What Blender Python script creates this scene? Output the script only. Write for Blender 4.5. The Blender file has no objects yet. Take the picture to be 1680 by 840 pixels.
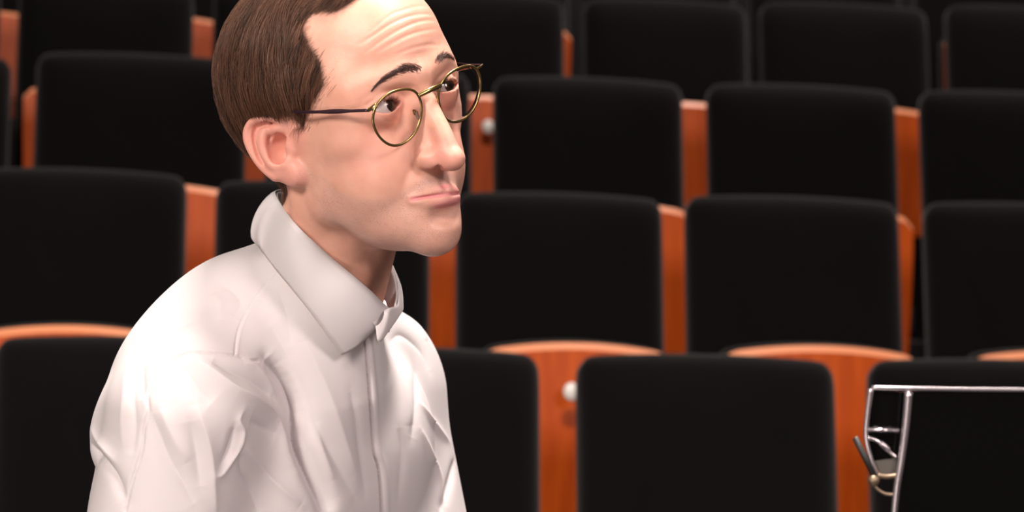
import bpy, bmesh, math, random
import numpy as np
from mathutils import Vector, Matrix
from mathutils.bvhtree import BVHTree

SC = bpy.context.scene
COL = SC.collection
random.seed(7); RNG = np.random.default_rng(7)

# ------------------------------------------------------------------ camera, world, lights, exposure
FPX = 3967.0                       # focal length in pixels of the 1680 px wide frame
CAM_Z = 0.85
PITCH = math.atan((500-420)/FPX)
ROLL = 0.027
f_ = np.array([0, math.cos(PITCH), math.sin(PITCH)]); r0_ = np.array([1.0, 0, 0]); u0_ = np.cross(r0_, f_)
c_, s_ = math.cos(ROLL), math.sin(ROLL)
MC = np.column_stack([c_*r0_ + s_*u0_, f_, c_*u0_ - s_*r0_])    # camera axes: right, forward, up
CO = np.array([0.0, 0.0, CAM_Z])
def P(px, py, d):
    """point seen at pixel (px, py) of the photograph at depth d metres"""
    return CO + MC @ np.array([(px-840)/FPX*d, d, (420-py)/FPX*d])
def PX(p):
    q = MC.T @ (np.asarray(p, float) - CO)
    return 840+FPX*q[0]/q[1], 420-FPX*q[2]/q[1]
cam = bpy.data.cameras.new('camera'); camo = bpy.data.objects.new('camera', cam); COL.objects.link(camo)
cam.sensor_width = 36.0; cam.lens = FPX/1680*36.0
camo.matrix_world = Matrix([[MC[0][0], MC[0][2], -MC[0][1], CO[0]], [MC[1][0], MC[1][2], -MC[1][1], CO[1]],
                            [MC[2][0], MC[2][2], -MC[2][1], CO[2]], [0, 0, 0, 1]])
cam.dof.use_dof = True; cam.dof.focus_distance = 1.90; cam.dof.aperture_fstop = 9.0
cam.clip_end = 60
SC.camera = camo
SC.view_settings.view_transform = 'Standard'; SC.view_settings.look = 'None'
SC.view_settings.exposure = 0.45; SC.view_settings.gamma = 1.0; SC.view_settings.use_curve_mapping = False
SC.render.film_transparent = False
w = bpy.data.worlds.new('hall_air'); SC.world = w; w.use_nodes = True
w.node_tree.nodes['Background'].inputs[0].default_value = (1.0, 0.8, 0.68, 1)
w.node_tree.nodes['Background'].inputs[1].default_value = 0.05
def area_light(name, loc, target, power, size, color):
    l = bpy.data.lights.new(name, 'AREA'); l.energy = power; l.size = size; l.color = color
    o = bpy.data.objects.new(name, l); COL.objects.link(o); o.location = loc
    d = Vector(target) - Vector(loc); o.rotation_euler = d.to_track_quat('-Z', 'Y').to_euler()
    return o
HEADP = (-0.12, 1.95, 1.13)
area_light('stage_light_key', (-1.9, -0.9, 2.5), HEADP, 88, 0.8, (1.0, 0.88, 0.80))
area_light('stage_light_front', (2.4, -1.2, 2.8), HEADP, 78, 1.0, (1.0, 0.84, 0.80))
area_light('stage_light_top', (0.2, 2.0, 4.2), HEADP, 185, 0.8, (1.0, 0.90, 0.82))

area_light('fill_light_low', (-0.7, -0.3, 0.1), HEADP, 12, 0.9, (1.0, 0.84, 0.78))  # added fill from below to lift the dark under the jaw, not a stage lamp
area_light('house_light', (1.0, 7.2, 5.2), (0.6, 6.2, 1.0), 95, 1.5, (1.0, 0.86, 0.80))

# ------------------------------------------------------------------ helpers
def tag(o, label=None, cat=None, group=None, kind=None):
    if label: o['label'] = label
    if cat: o['category'] = cat
    if group: o['group'] = group
    if kind: o['kind'] = kind
    return o
def empty(name, loc=(0, 0, 0), rot=None):
    o = bpy.data.objects.new(name, None); COL.objects.link(o); o.location = loc
    if rot is not None: o.rotation_euler = rot
    o.empty_display_size = 0.05
    return o
def link(name, me, mat=None, parent=None, smooth=True):
    if mat is not None:
        for m in (mat if isinstance(mat, (list, tuple)) else [mat]): me.materials.append(m)
    if smooth:
        me.polygons.foreach_set('use_smooth', [True]*len(me.polygons))
    o = bpy.data.objects.new(name, me); COL.objects.link(o)
    if parent is not None: o.parent = parent
    return o
def mesh_from(name, V, F_):
    me = bpy.data.meshes.new(name); V = np.asarray(V, np.float32)
    if isinstance(F_, np.ndarray):
        n, k = F_.shape
        me.vertices.add(len(V)); me.vertices.foreach_set('co', V.ravel())
        me.loops.add(n*k); me.loops.foreach_set('vertex_index', F_.astype(np.int32).ravel())
        me.polygons.add(n); me.polygons.foreach_set('loop_start', np.arange(0, n*k, k, dtype=np.int32))
        me.update(calc_edges=True); me.validate()
    else:
        me.from_pydata([tuple(v) for v in V.tolist()], [], F_); me.update()
    return me
def new_mat(name, color=(0.5, 0.5, 0.5), rough=0.5, metal=0.0, **kw):
    m = bpy.data.materials.new(name); m.use_nodes = True
    b = m.node_tree.nodes['Principled BSDF']
    b.inputs['Base Color'].default_value = (*color, 1); b.inputs['Roughness'].default_value = rough
    b.inputs['Metallic'].default_value = metal
    for k, v in kw.items(): b.inputs[k.replace('_', ' ')].default_value = v
    return m
def nd(m, t, **props):
    n = m.node_tree.nodes.new(t)
    for k, v in props.items(): setattr(n, k, v)
    return n
def lk(m, a, b): m.node_tree.links.new(a, b)
def bsdf(m): return m.node_tree.nodes['Principled BSDF']

def catmull(pts, n):
    pts = np.asarray(pts, float)
    if len(pts) == 2:
        t = np.linspace(0, 1, n)[:, None]; return pts[0]*(1-t)+pts[1]*t
    p = np.vstack([2*pts[0]-pts[1], pts, 2*pts[-1]-pts[-2]])
    seg = len(pts)-1; out = []
    for t in np.linspace(0, seg, n):
        i = min(int(t), seg-1); u = t-i; a, b, c, d = p[i], p[i+1], p[i+2], p[i+3]
        out.append(0.5*((2*b)+(-a+c)*u+(2*a-5*b+4*c-d)*u*u+(-a+3*b-3*c+d)*u**3))
    return np.array(out)

# --- volume sculpting: smooth unions of soft solids on a grid, skinned with a quad surface
def _bb_seg(a, b, r): a = np.array(a, float); b = np.array(b, float); return np.minimum(a, b)-r, np.maximum(a, b)+r
def ell(c, r, rot=None):
    c = np.array(c, float); r = np.array(r, float)
    Rm = None
    if rot is not None:
        from mathutils import Euler
        Rm = np.array(Euler([math.radians(a) for a in rot]).to_matrix()).T
    def f(x, y, z):
        X, Y, Z = x-c[0], y-c[1], z-c[2]
        if Rm is not None:
            X, Y, Z = (Rm[0, 0]*X+Rm[0, 1]*Y+Rm[0, 2]*Z, Rm[1, 0]*X+Rm[1, 1]*Y+Rm[1, 2]*Z, Rm[2, 0]*X+Rm[2, 1]*Y+Rm[2, 2]*Z)
        k0 = np.sqrt((X/r[0])**2+(Y/r[1])**2+(Z/r[2])**2)
        k1 = np.sqrt((X/r[0]**2)**2+(Y/r[1]**2)**2+(Z/r[2]**2)**2)
        return k0*(k0-1)/np.maximum(k1, 1e-9)
    m = r.max() if Rm is not None else r
    return f, c-m, c+m
def cap(a, b, ra, rb=None):
    if rb is None: rb = ra
    a = np.array(a, float); b = np.array(b, float); ba = b-a; L2 = float(ba@ba)
    def f(x, y, z):
        X, Y, Z = x-a[0], y-a[1], z-a[2]
        h = np.clip((X*ba[0]+Y*ba[1]+Z*ba[2])/L2, 0, 1)
        return np.sqrt((X-ba[0]*h)**2+(Y-ba[1]*h)**2+(Z-ba[2]*h)**2)-(ra+(rb-ra)*h)
    lo, hi = _bb_seg(a, b, max(ra, rb))
    return f, lo, hi
class Vol:
    def __init__(s, lo, hi, res):
        s.lo = np.array(lo, float); s.res = res
        s.n = np.ceil((np.array(hi)-s.lo)/res).astype(int)+1
        s.f = np.full(s.n, 1e3, np.float32)
        s.ax = [(s.lo[i]+res*np.arange(s.n[i])).astype(np.float32) for i in range(3)]
    def _sl(s, lo, hi, pad):
        a = np.clip(np.floor((lo-pad-s.lo)/s.res).astype(int), 0, s.n); b = np.clip(np.ceil((hi+pad-s.lo)/s.res).astype(int)+1, 0, s.n)
        return tuple(slice(a[i], b[i]) for i in range(3))
    def _g(s, sl): return s.ax[0][sl[0]][:, None, None], s.ax[1][sl[1]][None, :, None], s.ax[2][sl[2]][None, None, :]
    def add(s, prim, k=4.0):
        f, lo, hi = prim; sl = s._sl(lo, hi, k*1.2+s.res*4)
        if any(q.stop <= q.start for q in sl): return
        d = f(*s._g(sl)).astype(np.float32); o = s.f[sl]
        h = np.maximum(k-np.abs(d-o), 0)/k
        s.f[sl] = np.minimum(d, o)-h*h*k*0.25
    def sub(s, prim, k=4.0):
        f, lo, hi = prim; sl = s._sl(lo, hi, k*1.2+s.res*4)
        d = -f(*s._g(sl)).astype(np.float32); o = s.f[sl]
        h = np.maximum(k-np.abs(d-o), 0)/k
        s.f[sl] = np.maximum(d, o)+h*h*k*0.25
    def tube(s, pts, rad, k=3.0, n=None, sub=False):
        pts = np.asarray(pts, float); n = n or max(6, 4*len(pts))
        q = catmull(pts, n); r = np.interp(np.linspace(0, 1, n), np.linspace(0, 1, len(rad)), rad) if np.ndim(rad) else np.full(n, rad)
        prims = [cap(q[i], q[i+1], r[i], r[i+1]) for i in range(n-1)]
        lo = np.min([p[1] for p in prims], 0); hi = np.max([p[2] for p in prims], 0)
        def f(x, y, z):
            d = None
            for p in prims:
                e = p[0](x, y, z); d = e if d is None else np.minimum(d, e)
            return d
        (s.sub if sub else s.add)((f, lo, hi), k)
    def extract(s):
        f = s.f; ins = f < 0; nx, ny, nz = f.shape
        cnt = np.zeros((nx-1, ny-1, nz-1), np.uint8)
        for i in (0, 1):
            for j in (0, 1):
                for k in (0, 1): cnt += ins[i:nx-1+i, j:ny-1+j, k:nz-1+k]
        act = (cnt > 0) & (cnt < 8); ii, jj, kk = np.nonzero(act)
        idx = np.full(act.shape, -1, np.int64); idx[ii, jj, kk] = np.arange(len(ii))
        acc = np.zeros((len(ii), 3)); num = np.zeros(len(ii))
        cs = [(0, 0, 0), (1, 0, 0), (0, 1, 0), (1, 1, 0), (0, 0, 1), (1, 0, 1), (0, 1, 1), (1, 1, 1)]
        val = {c: f[ii+c[0], jj+c[1], kk+c[2]].astype(float) for c in cs}
        for c in cs:
            for a in range(3):
                if c[a]: continue
                d = list(c); d[a] = 1; d = tuple(d)
                v0, v1 = val[c], val[d]; m = (v0 < 0) != (v1 < 0)
                t = np.where(m, v0/np.where(m, v0-v1, 1), 0)
                p = np.tile(np.array(c, float), (len(ii), 1)); p[:, a] = t
                acc[m] += p[m]; num[m] += 1
        V = (np.column_stack([ii, jj, kk])+acc/num[:, None])*s.res+s.lo
        Q = []
        for a in range(3):
            b, c = (a+1) % 3, (a+2) % 3
            sl0 = [slice(None)]*3; sl1 = [slice(None)]*3; sl0[a] = slice(0, -1); sl1[a] = slice(1, None)
            A = ins[tuple(sl0)]; B = ins[tuple(sl1)]; m = A != B
            I = np.column_stack(np.nonzero(m)); ok = (I[:, b] > 0) & (I[:, c] > 0) & (I[:, b] < f.shape[b]-1) & (I[:, c] < f.shape[c]-1)
            I = I[ok]; flip = A[tuple(I.T)]
            def cell(db, dc):
                J = I.copy(); J[:, b] -= db; J[:, c] -= dc; return idx[tuple(J.T)]
            q = np.column_stack([cell(1, 1), cell(0, 1), cell(0, 0), cell(1, 0)])
            q[~flip] = q[~flip][:, ::-1]; Q.append(q)
        Q = np.vstack(Q); Q = Q[(Q >= 0).all(1)]
        return V, Q
def vert_normals(V, Q):
    n = np.cross(V[Q[:, 2]]-V[Q[:, 0]], V[Q[:, 3]]-V[Q[:, 1]]); N = np.zeros_like(V)
    for k in range(4): np.add.at(N, Q[:, k], n)
    return N/np.maximum(np.linalg.norm(N, axis=1), 1e-12)[:, None]
def relax(V, Q, it=2, lam=0.5):
    E = np.vstack([Q[:, [0, 1]], Q[:, [1, 2]], Q[:, [2, 3]], Q[:, [3, 0]]])
    E = np.vstack([E, E[:, ::-1]]); cnt = np.bincount(E[:, 0], minlength=len(V))[:, None]
    for _ in range(it):
        for l in (lam, -lam*1.03):
            A = np.column_stack([np.bincount(E[:, 0], weights=V[E[:, 1], k], minlength=len(V)) for k in range(3)])
            V = V+l*(A/np.maximum(cnt, 1)-V)
    return V
def subdivide(V, Q):
    """every quad into four"""
    E = np.sort(np.vstack([Q[:, [0, 1]], Q[:, [1, 2]], Q[:, [2, 3]], Q[:, [3, 0]]]), 1)
    key = E[:, 0].astype(np.int64)*len(V)+E[:, 1]; u, inv = np.unique(key, return_inverse=True)
    ev = np.column_stack([u//len(V), u % len(V)]); n = len(Q)
    em = (V[ev[:, 0]]+V[ev[:, 1]])/2; fm = V[Q].mean(1); m = inv.reshape(4, n)+len(V); f = np.arange(n)+len(V)+len(u)
    Q2 = np.vstack([np.column_stack([Q[:, k], m[k], f, m[k-1]]) for k in range(4)])
    return np.vstack([V, em, fm]), Q2
def seg_dist(V, pts):
    """distance of every vertex to a polyline, with the parameter 0..1 of the nearest point"""
    best = np.full(len(V), 1e9); par = np.zeros(len(V)); n = len(pts)-1
    lo = pts.min(0)-1e9
    for i in range(n):
        a, b = pts[i], pts[i+1]; ab = b-a; h = np.clip(((V-a)@ab)/max(ab@ab, 1e-12), 0, 1)
        d = np.linalg.norm(V-(a+h[:, None]*ab), axis=1); m = d < best; best[m] = d[m]; par[m] = (i+h[m])/n
    return best, par
def set_color_attr(me, name, arr):
    a = me.attributes.new(name, 'FLOAT', 'POINT'); a.data.foreach_set('value', np.asarray(arr, np.float32))
# ------------------------------------------------------------------ the man: head and neck (head space in millimetres: x to his right, y forward, z up)
HR = MC @ np.column_stack([(-0.756, -0.62, -0.21), (0.621, -0.781, 0.072), (-0.208, -0.076, 0.975)])
u_, _, v_ = np.linalg.svd(HR); HR = u_ @ v_
HT = CO + MC @ np.array([-0.1256, 1.9489, 0.1146])
def h2w(p): return np.asarray(p, float)*0.001 @ HR.T + HT
def w2h(p): return (np.asarray(p, float)-HT) @ HR * 1000.0
HC = w2h(CO)                                       # the lens in head space
def hray(px, py):
    d = w2h(P(px, py, 1.0))-HC; return d/np.linalg.norm(d)
# mild asymmetry of his face (far side a little higher)
def warp(V):
    V = V.copy(); up = np.clip((V[:, 2]+45)/45, 0, 1); fr = np.clip((V[:, 1]-40)/40, 0, 1)
    V[:, 2] += np.clip(-V[:, 0], -30, 45)*0.09*up*fr
    low = np.clip((V[:, 2]+110)/25, 0, 1)*np.clip((-10-V[:, 2])/20, 0, 1)
    V[:, 0] *= 1-0.10*fr*low*(V[:, 0] < 0)
    return V
def unwarp1(p):
    q = np.array([p], float); w_ = warp(q)-q; return (q-w_)[0]
def _lip(a, b, c, d):
    q = catmull([a, b, c, d], 21)
    return lambda s, t: q[int(round(t*20))]*np.array([s, 1, 1])-np.array([0, 0, 5.0*(1-t) if s < 0 else 0])
LIP_U = _lip((23, 81, -73.0), (14, 88.3, -71.2), (5, 92.0, -70.6), (0, 92.2, -71.4))
LIP_L = _lip((22, 80, -75.3), (14, 86.6, -77.4), (6, 90.0, -79.6), (0, 90.8, -80.4))
LIP_S = _lip((25.5, 82.5, -73.4), (15, 90.4, -73.8), (6, 95.2, -74.7), (0, 96.4, -74.8))
def build_head():
    v = Vol((-92, -122, -175), (92, 134, 124), 1.0)
    v.add(ell((0, -19, 36), (76, 99, 79)), 1)
    v.add(ell((0, 31, 42), (57, 68, 64)), 18)
    v.add(ell((0, 35, -32), (48, 52, 80)), 18)
    for s in (-1, 1):
        v.add(ell((s*42, 44, 16), (20, 32, 30)), 16)                       # temples
        v.add(ell((s*41, 32, -46), (19, 38, 36)), 18)
        v.add(ell((s*31, 41, -60), (16, 29, 28)), 14)
        v.add(cap((s*42, 6, -62), (s*7, 69, -102), 14, 14), 20)          # jaw
        v.add(cap((s*45, 4, -62), (s*58, 8, -10), 12, 12), 16)
        v.add(ell((s*43, 42, -22), (17, 26, 13)), 14)                      # cheekbone
        v.add(ell((s*43, 34, -6), (17, 34, 20)), 16)
        v.add(ell((s*24, 61, -42), (19, 20, 27)), 14)
    v.add(ell((0, 71, -105), (15, 15, 14)), 12)                            # chin
    v.add(ell((0, 36, -90), (38, 44, 20)), 14)
    v.add(ell((0, 67, -76), (24, 26.5, 26)), 16)                             # muzzle
    # neck, leaning forward under the head
    v.add(cap((4, -24, -45), (23, -88, -168), 49, 43), 22)
    for s in (-1, 1):
        v.add(cap((s*58, -18, -42), (s*18+18, -52, -172), 8, 8), 14)
    v.add(ell((14, -24, -134), (9, 8, 12)), 14)
    # brow ridge
    for s in (-1, 1):
        v.tube([(s*6, 92, 20), (s*20, 89.5, 24), (s*33, 81, 24), (s*45, 67, 16)], [7.5, 7, 6.5, 6], 12)
        v.sub(ell((s*32, 101, -1), (19, 16, 13)), 10)
        v.sub(ell((s*17, 100, 0), (7, 9, 10)), 7)
        v.add(ell((s*31, 75, 2), (15, 14, 15)), 6)
    # nose
    v.tube([(0, 87, 14), (0, 93, 4), (0, 100, -12), (0, 107, -30), (0, 112, -48)], [9, 7.0, 7.0, 8.0, 8.5], 8)
    for s in (-1, 1):
        v.add(cap((s*6, 88, -4), (s*10, 94, -42), 7, 9), 8)
        v.add(ell((s*12.8, 95.5, -46.2), (4.4, 8, 5.0)), 5)
        v.add(cap((s*12.5, 98, -49.5), (s*3.5, 112, -50.5), 2.6, 3.6), 4)
        v.add(ell((s*2.2, 114, -49), (4.0, 6, 5)), 7)
    v.add(ell((0, 110.5, -48.5), (6, 10.5, 6)), 7)
    for s in (-1, 1): v.add(ell((s*7, 104, -44), (4.5, 8.5, 5.5), (20, 0, s*20)), 6)
    v.add(cap((0, 99, -55.5), (0, 113, -52), 3.0, 3.8), 4)
    for s in (-1, 1):
        v.sub(ell((s*8.2, 102.5, -54.5), (3.0, 6.5, 4.5), (12, 0, s*-18)), 1.5)
        v.sub(ell((s*17.5, 101, -29), (6, 9, 9)), 7)
        v.tube([(s*16, 93, -38), (s*20.5, 89, -44), (s*20, 88, -52)], [0.8, 1.4, 1.0], 4, sub=True)   # wing crease
    # lips
    def across(L_): return [L_(1, t) for t in np.linspace(0, 0.9, 5)]+[L_(-1, t) for t in np.linspace(0.9, 0, 5)]
    v.tube(across(LIP_U), [1.5, 2.6, 3.3, 3.6, 3.4, 3.4, 3.6, 3.3, 2.6, 1.5], 5, n=40)
    v.tube(across(LIP_L), [1.6, 3.4, 4.6, 5.2, 5.5, 5.5, 5.2, 4.6, 3.4, 1.6], 5, n=40)
    v.tube(across(LIP_S), [1.1, 0.9, 0.85, 0.85, 0.9, 1.1], 1.8, n=48, sub=True)
    v.sub(ell((0, 91, -91), (14, 6, 5)), 10)
    v.sub(cap((0, 99, -60), (0, 96.5, -67), 2.2, 2.4), 5)
    # eyelids: a thin shell over each eyeball with an almond opening
    for s in (-1, 1):
        c = np.array([s*EYX, 75.5, EYZ])
        v.add(ell(c, (13.7, 13.7, 13.7)), 3.0)
        v.add(ell(c+np.array([-s*12.8, 5.0, -1.0]), (3.6, 4.5, 4.2)), 3)
        def slit(x, y, z, s=s, c=c):
            t = (s*x-EYX)/13.0; tt = np.clip(t, -1.2, 1.2)
            up = c[2]+0.3+(5.3 if s > 0 else 4.4)*(1-np.abs(tt+0.05)**2.3)
            lo = c[2]+0.1-(4.6 if s > 0 else 3.4)*(1-np.abs(tt-0.05)**2.0)
            return np.maximum(np.maximum(z-up, lo-z)*0.85, 79-y)
        v.sub((slit, c-np.array([15, -2, 12]), c+np.array([15, 30, 12])), 1.0)
    # crease of the upper lid, bag under the lower one
        v.tube([(s*(EYX-7), 90, EYZ+9.5), (s*(EYX+4), 88, EYZ+10.5), (s*(EYX+14), 80, EYZ+5)], [0.6, 1.0, 1.0, 0.6], 3, sub=True)
    # ears, drawn in the plane of each ear
    for s in (-1, 1):
        def E(px, py, h=0.0):
            p = ear_plane(px, py, h); return (s*p[0], p[1], p[2])
        v.add(cap(E(452, 235, -14), E(462, 262, -12), 14, 12), 8)
        v.tube([E(*q) for q in [(462, 205, -3), (452, 197, 1), (434, 194.5, 2), (417, 199, 2), (408, 212, 2), (407, 228, 2), (412, 245, 1), (422, 264, 0), (434, 279, -1), (449, 290, -2)]], [3, 3, 3.1, 3.1, 3.1, 3.0, 3, 3, 3, 4], 2.5, n=30)
        v.tube([E(*q) for q in [(430, 208, -4), (420, 222, -4), (428, 245, -4.5), (440, 265, -5), (455, 280, -5)]], [7, 8, 8, 8, 8], 3, n=14)
        v.tube([E(*q) for q in [(436, 213, 0), (433, 228, 1.5), (434, 245, 1.8), (442, 262, 1.5), (452, 272, 1.0), (466, 270, 0.5), (474, 262, 0)]], [3.5, 4.0, 3.8, 3.6, 3.8, 3.6, 3.0], 2.5, n=24)
        v.add(ell(E(472, 284, -4), (6, 12, 11), (0, 0, 0)), 6)
        v.add(ell(E(487, 286, -6), (5, 7, 8)), 8)
        v.tube([E(*q) for q in [(446, 213, -2), (455, 211, -1), (462, 212, -2)]], [4, 4, 4], 4)
        v.add(ell(E(476, 243, -2), (5, 5.5, 8)), 4)                       # tragus
        v.tube([E(*q) for q in [(459, 230, 0), (454, 240, -1), (455, 254, -1), (461, 261, 0)]], [5.0, 7.0, 7.0, 4.5], 3, n=12, sub=True)
        v.sub(cap(E(459, 238, -5), E(461, 255, -5), 6.5, 5.5), 3); v.sub(cap(E(459, 243, -6), E(466, 246, -16), 4.5, 3.5), 3)
        v.tube([E(*q) for q in [(455, 205, 3.0), (440, 204, 2.0), (426, 208, 1.5), (420, 218, 1.5), (420, 234, 1.5), (426, 252, 1.5), (434, 268, 1.8)]], [1.5, 2.0, 2.3, 2.3, 2.0, 1.8, 1.2], 2, n=24, sub=True)
    V, Q = v.extract()
    return relax(V, Q, 2, 0.5), Q
EYZ = 3.0; EYX = 30.5
# ear plane: through the tragus, splayed outwards behind
EO = np.array([72.0, 0.0, -14.0]); EN = np.array([math.cos(math.radians(24)), math.sin(math.radians(24)), 0.06]); EN /= np.linalg.norm(EN)
def ear_plane(px, py, h=0.0):
    d = hray(px, py); t = ((EO-HC)@EN)/(d@EN); return HC+d*t+EN*h
import time as _t
_t0 = _t.time()
HV, HQ = build_head()
HV = warp(HV)
print('head', len(HV), _t.time()-_t0)

HN = vert_normals(HV, HQ)
def bvh_of(V, Q): return BVHTree.FromPolygons([tuple(p) for p in V.tolist()], Q.tolist())
HB = bvh_of(HV, HQ)
def hhit(px, py):
    """where the sight line of a pixel meets the head (head space)"""
    r = HB.ray_cast(Vector(HC), Vector(hray(px, py)))
    return None if r[0] is None else np.array(r[0])
def carve(V, N, pts, width, depth, taper=True, pw=2.0):
    near = np.nonzero(((V > pts.min(0)-3*width) & (V < pts.max(0)+3*width)).all(1))[0]
    if not len(near): return
    d, t = seg_dist(V[near], pts)
    a = depth*np.exp(-(d/width)**pw)
    if taper: a = a*np.sin(np.pi*np.clip(t, 0.02, 0.98))**0.5
    V[near] += N[near]*a[:, None]
def hstroke(px, width, depth, n=16):
    p = [hhit(*q) for q in catmull(px, n)[:, :2]]; p = np.array([q for q in p if q is not None])
    if len(p) > 1: carve(HV, HN, p, width, depth)
WR = [[(593, 71), (617, 55), (640, 40), (667, 28), (693, 23), (717, 25)], [(600, 86), (630, 64), (657, 48), (683, 37), (707, 33), (727, 37)],
      [(620, 85), (640, 73), (667, 59), (693, 51), (726, 46)], [(607, 52), (640, 25), (660, 17), (687, 10), (712, 12)],
      [(640, 96), (668, 82), (700, 74), (724, 74)]]
for i_, w_ in enumerate(WR):
    hstroke([(x, y) for x, y in w_], 1.5, -[0.8, 0.75, 0.6, 0.5, 0.3][i_])
    hstroke([(x, y+4.5) for x, y in w_], 2.0, [0.25, 0.25, 0.2, 0.15, 0.1][i_])
hstroke([(681, 268), (672, 284), (664, 304), (662, 322)], 3.5, -0.9)
hstroke([(692, 188), (684, 212), (678, 236), (680, 262)], 2.6, -1.0)
hstroke([(662, 322), (664, 338), (672, 352)], 3.0, -0.5)
hstroke([(622, 190), (636, 200), (652, 196), (662, 186)], 1.4, -0.45)
hstroke([(612, 196), (632, 212), (652, 212)], 2.5, -0.5)
hstroke([(640, 238), (660, 226), (676, 208)], 3.0, -0.5)
hstroke([(598, 172), (606, 176), (614, 178)], 0.9, -0.4)
hstroke([(596, 184), (604, 184), (613, 183)], 0.9, -0.4)
hstroke([(694, 96), (702, 112), (704, 130)], 2.5, -0.5)                   # frown furrow by the brow
hstroke([(500, 330), (530, 380), (575, 430), (610, 470)], 9, 1.2)
hstroke([(520, 325), (560, 372), (610, 415)], 5, -0.8)
HN = vert_normals(HV, HQ)

# where each skin tone lies (real pigment: lips, flush, beard shadow, scalp under the hair)
def sstep(a, b, x):
    t = np.clip((x-a)/(b-a), 0, 1); return t*t*(3-2*t)
X, Y, Z = HV[:, 0], HV[:, 1], HV[:, 2]; AX = np.abs(X)
lu = np.array([LIP_U(1, t) for t in np.linspace(0, 1, 9)]); ll = np.array([LIP_L(1, t) for t in np.linspace(0, 1, 9)]); ls = np.array([LIP_S(1, t) for t in np.linspace(0, 1, 9)])
VA = np.column_stack([AX, Y, Z+(X < 0)*5.0*np.clip(AX/24, 0, 1)])
sel = (Z < -60) & (Z > -95) & (Y > 70) & (AX < 30)
lip = np.zeros(len(HV)); 
du, tu = seg_dist(VA[sel], lu); dl, tl = seg_dist(VA[sel], ll); ds_, _q = seg_dist(VA[sel], ls)
ru = np.interp(tu, [0, 0.6, 1], [2.2, 3.8, 3.4]); rl = np.interp(tl, [0, 0.4, 1], [2.4, 5.2, 6.2])
lip[sel] = np.maximum.reduce([1-sstep(ru-0.9, ru+0.7, du), 1-sstep(rl-1.0, rl+0.7, dl), 1-sstep(1.2, 2.6, ds_)])
beard = np.clip(sstep(0, 10, np.interp(Y, [-5, 10, 40, 70, 90], [-18, -22, -52, -66, -52])-Z), 0, 1)
beard *= sstep(2, 14, Y+AX*0.0)*sstep(-165, -120, Z)
beard *= 1-0.75*((AX > 22) & (AX < 34) & (Z > -75) & (Y > 60)).astype(float)*0
beard *= 1-sstep(-59, -55, Z)*(Y > 78)
stache = np.exp(-(((AX-9)/15)**2+((Z+64-AX*0.30*0-np.where(AX > 14, (14-AX)*0.45, 0))/5.0)**2))*(Y > 70)
beard = np.clip(beard+1.3*stache, 0, 2.0)*(1-lip)
nosef = np.exp(-((AX/22)**2+((Y-108)/16)**2+((Z+46)/16)**2))
cheekf = np.exp(-(((AX-42)/20)**2+((Y-62)/26)**2+((Z+32)/20)**2))
earf = sstep(64, 70, AX)*(Y < 22)*(Y > -40)*(Z < 30)*(Z > -58)
eyef = np.exp(-(((AX-EYX)/17)**2+((Y-86)/14)**2+((Z-EYZ+3)/12)**2))
flush = np.clip(0.9*nosef+0.45*cheekf+0.6*earf+0.5*eyef, 0, 1)
# hair region: hairline drawn in the (y, z) side view of the head
def hl(px, py):
    p = hhit(px, py); return (p[1], p[2])
HAIRLINE = [(92, 135), (74, 96), (62, 82)]+[hl(*q) for q in [(512, 14), (498, 45), (512, 78), (528, 105), (531, 135), (512, 165), (500, 186), (497, 205), (487, 209), (480, 196)]]
HAIRLINE += [(-2, 13), (-16, 14), (-26, 4), (-30, -20), (-38, -44), (-50, -58), (-80, -62), (-140, -56), (-140, 135)]
HLP = np.array(HAIRLINE)
def inpoly(y, z, poly=HLP):
    c = np.zeros(len(y), bool); n = len(poly)
    for i in range(n):
        (y1, z1), (y2, z2) = poly[i], poly[(i+1) % n]
        m = ((z1 > z) != (z2 > z)) & (y < (y2-y1)*(z-z1)/(z2-z1+1e-9)+y1); c ^= m
    return c
scalp = (inpoly(Y, Z) & ~((AX > 66) & (Y < 20) & (Y > -38) & (Z < 14))).astype(float)
def smooth_attr(a, it):
    E = np.vstack([HQ[:, [0, 1]], HQ[:, [1, 2]], HQ[:, [2, 3]], HQ[:, [3, 0]]]); E = np.vstack([E, E[:, ::-1]])
    cnt = np.bincount(E[:, 0], minlength=len(a))
    for _ in range(it): a = 0.5*a+0.5*np.bincount(E[:, 0], weights=a[E[:, 1]], minlength=len(a))/cnt
    return a
scalp_s = smooth_attr(scalp, 26)

def attr_node(m, name):
    n = nd(m, 'ShaderNodeAttribute'); n.attribute_name = name; return n.outputs['Fac']
def mixc(m, fac, a, b, mode='MIX'):
    n = nd(m, 'ShaderNodeMix', data_type='RGBA', blend_type=mode)
    for sock, v in ((n.inputs[0], fac), (n.inputs[6], a), (n.inputs[7], b)):
        if hasattr(v, 'links'): lk(m, v, sock)
        elif isinstance(v, (int, float)): sock.default_value = v
        else: sock.default_value = (*v, 1)
    return n.outputs[2]
def mathn(m, op, a, b=0.0, clamp=False):
    n = nd(m, 'ShaderNodeMath', operation=op); n.use_clamp = clamp
    for i, v in enumerate((a, b)):
        if hasattr(v, 'links'): lk(m, v, n.inputs[i])
        else: n.inputs[i].default_value = v
    return n.outputs[0]
def noise(m, scale, detail=3.0, vec=None, rough=0.5):
    n = nd(m, 'ShaderNodeTexNoise'); n.inputs['Scale'].default_value = scale; n.inputs['Detail'].default_value = detail; n.inputs['Roughness'].default_value = rough
    lk(m, vec if vec is not None else nd(m, 'ShaderNodeTexCoord').outputs['Object'], n.inputs['Vector']); return n.outputs['Fac']
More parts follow.
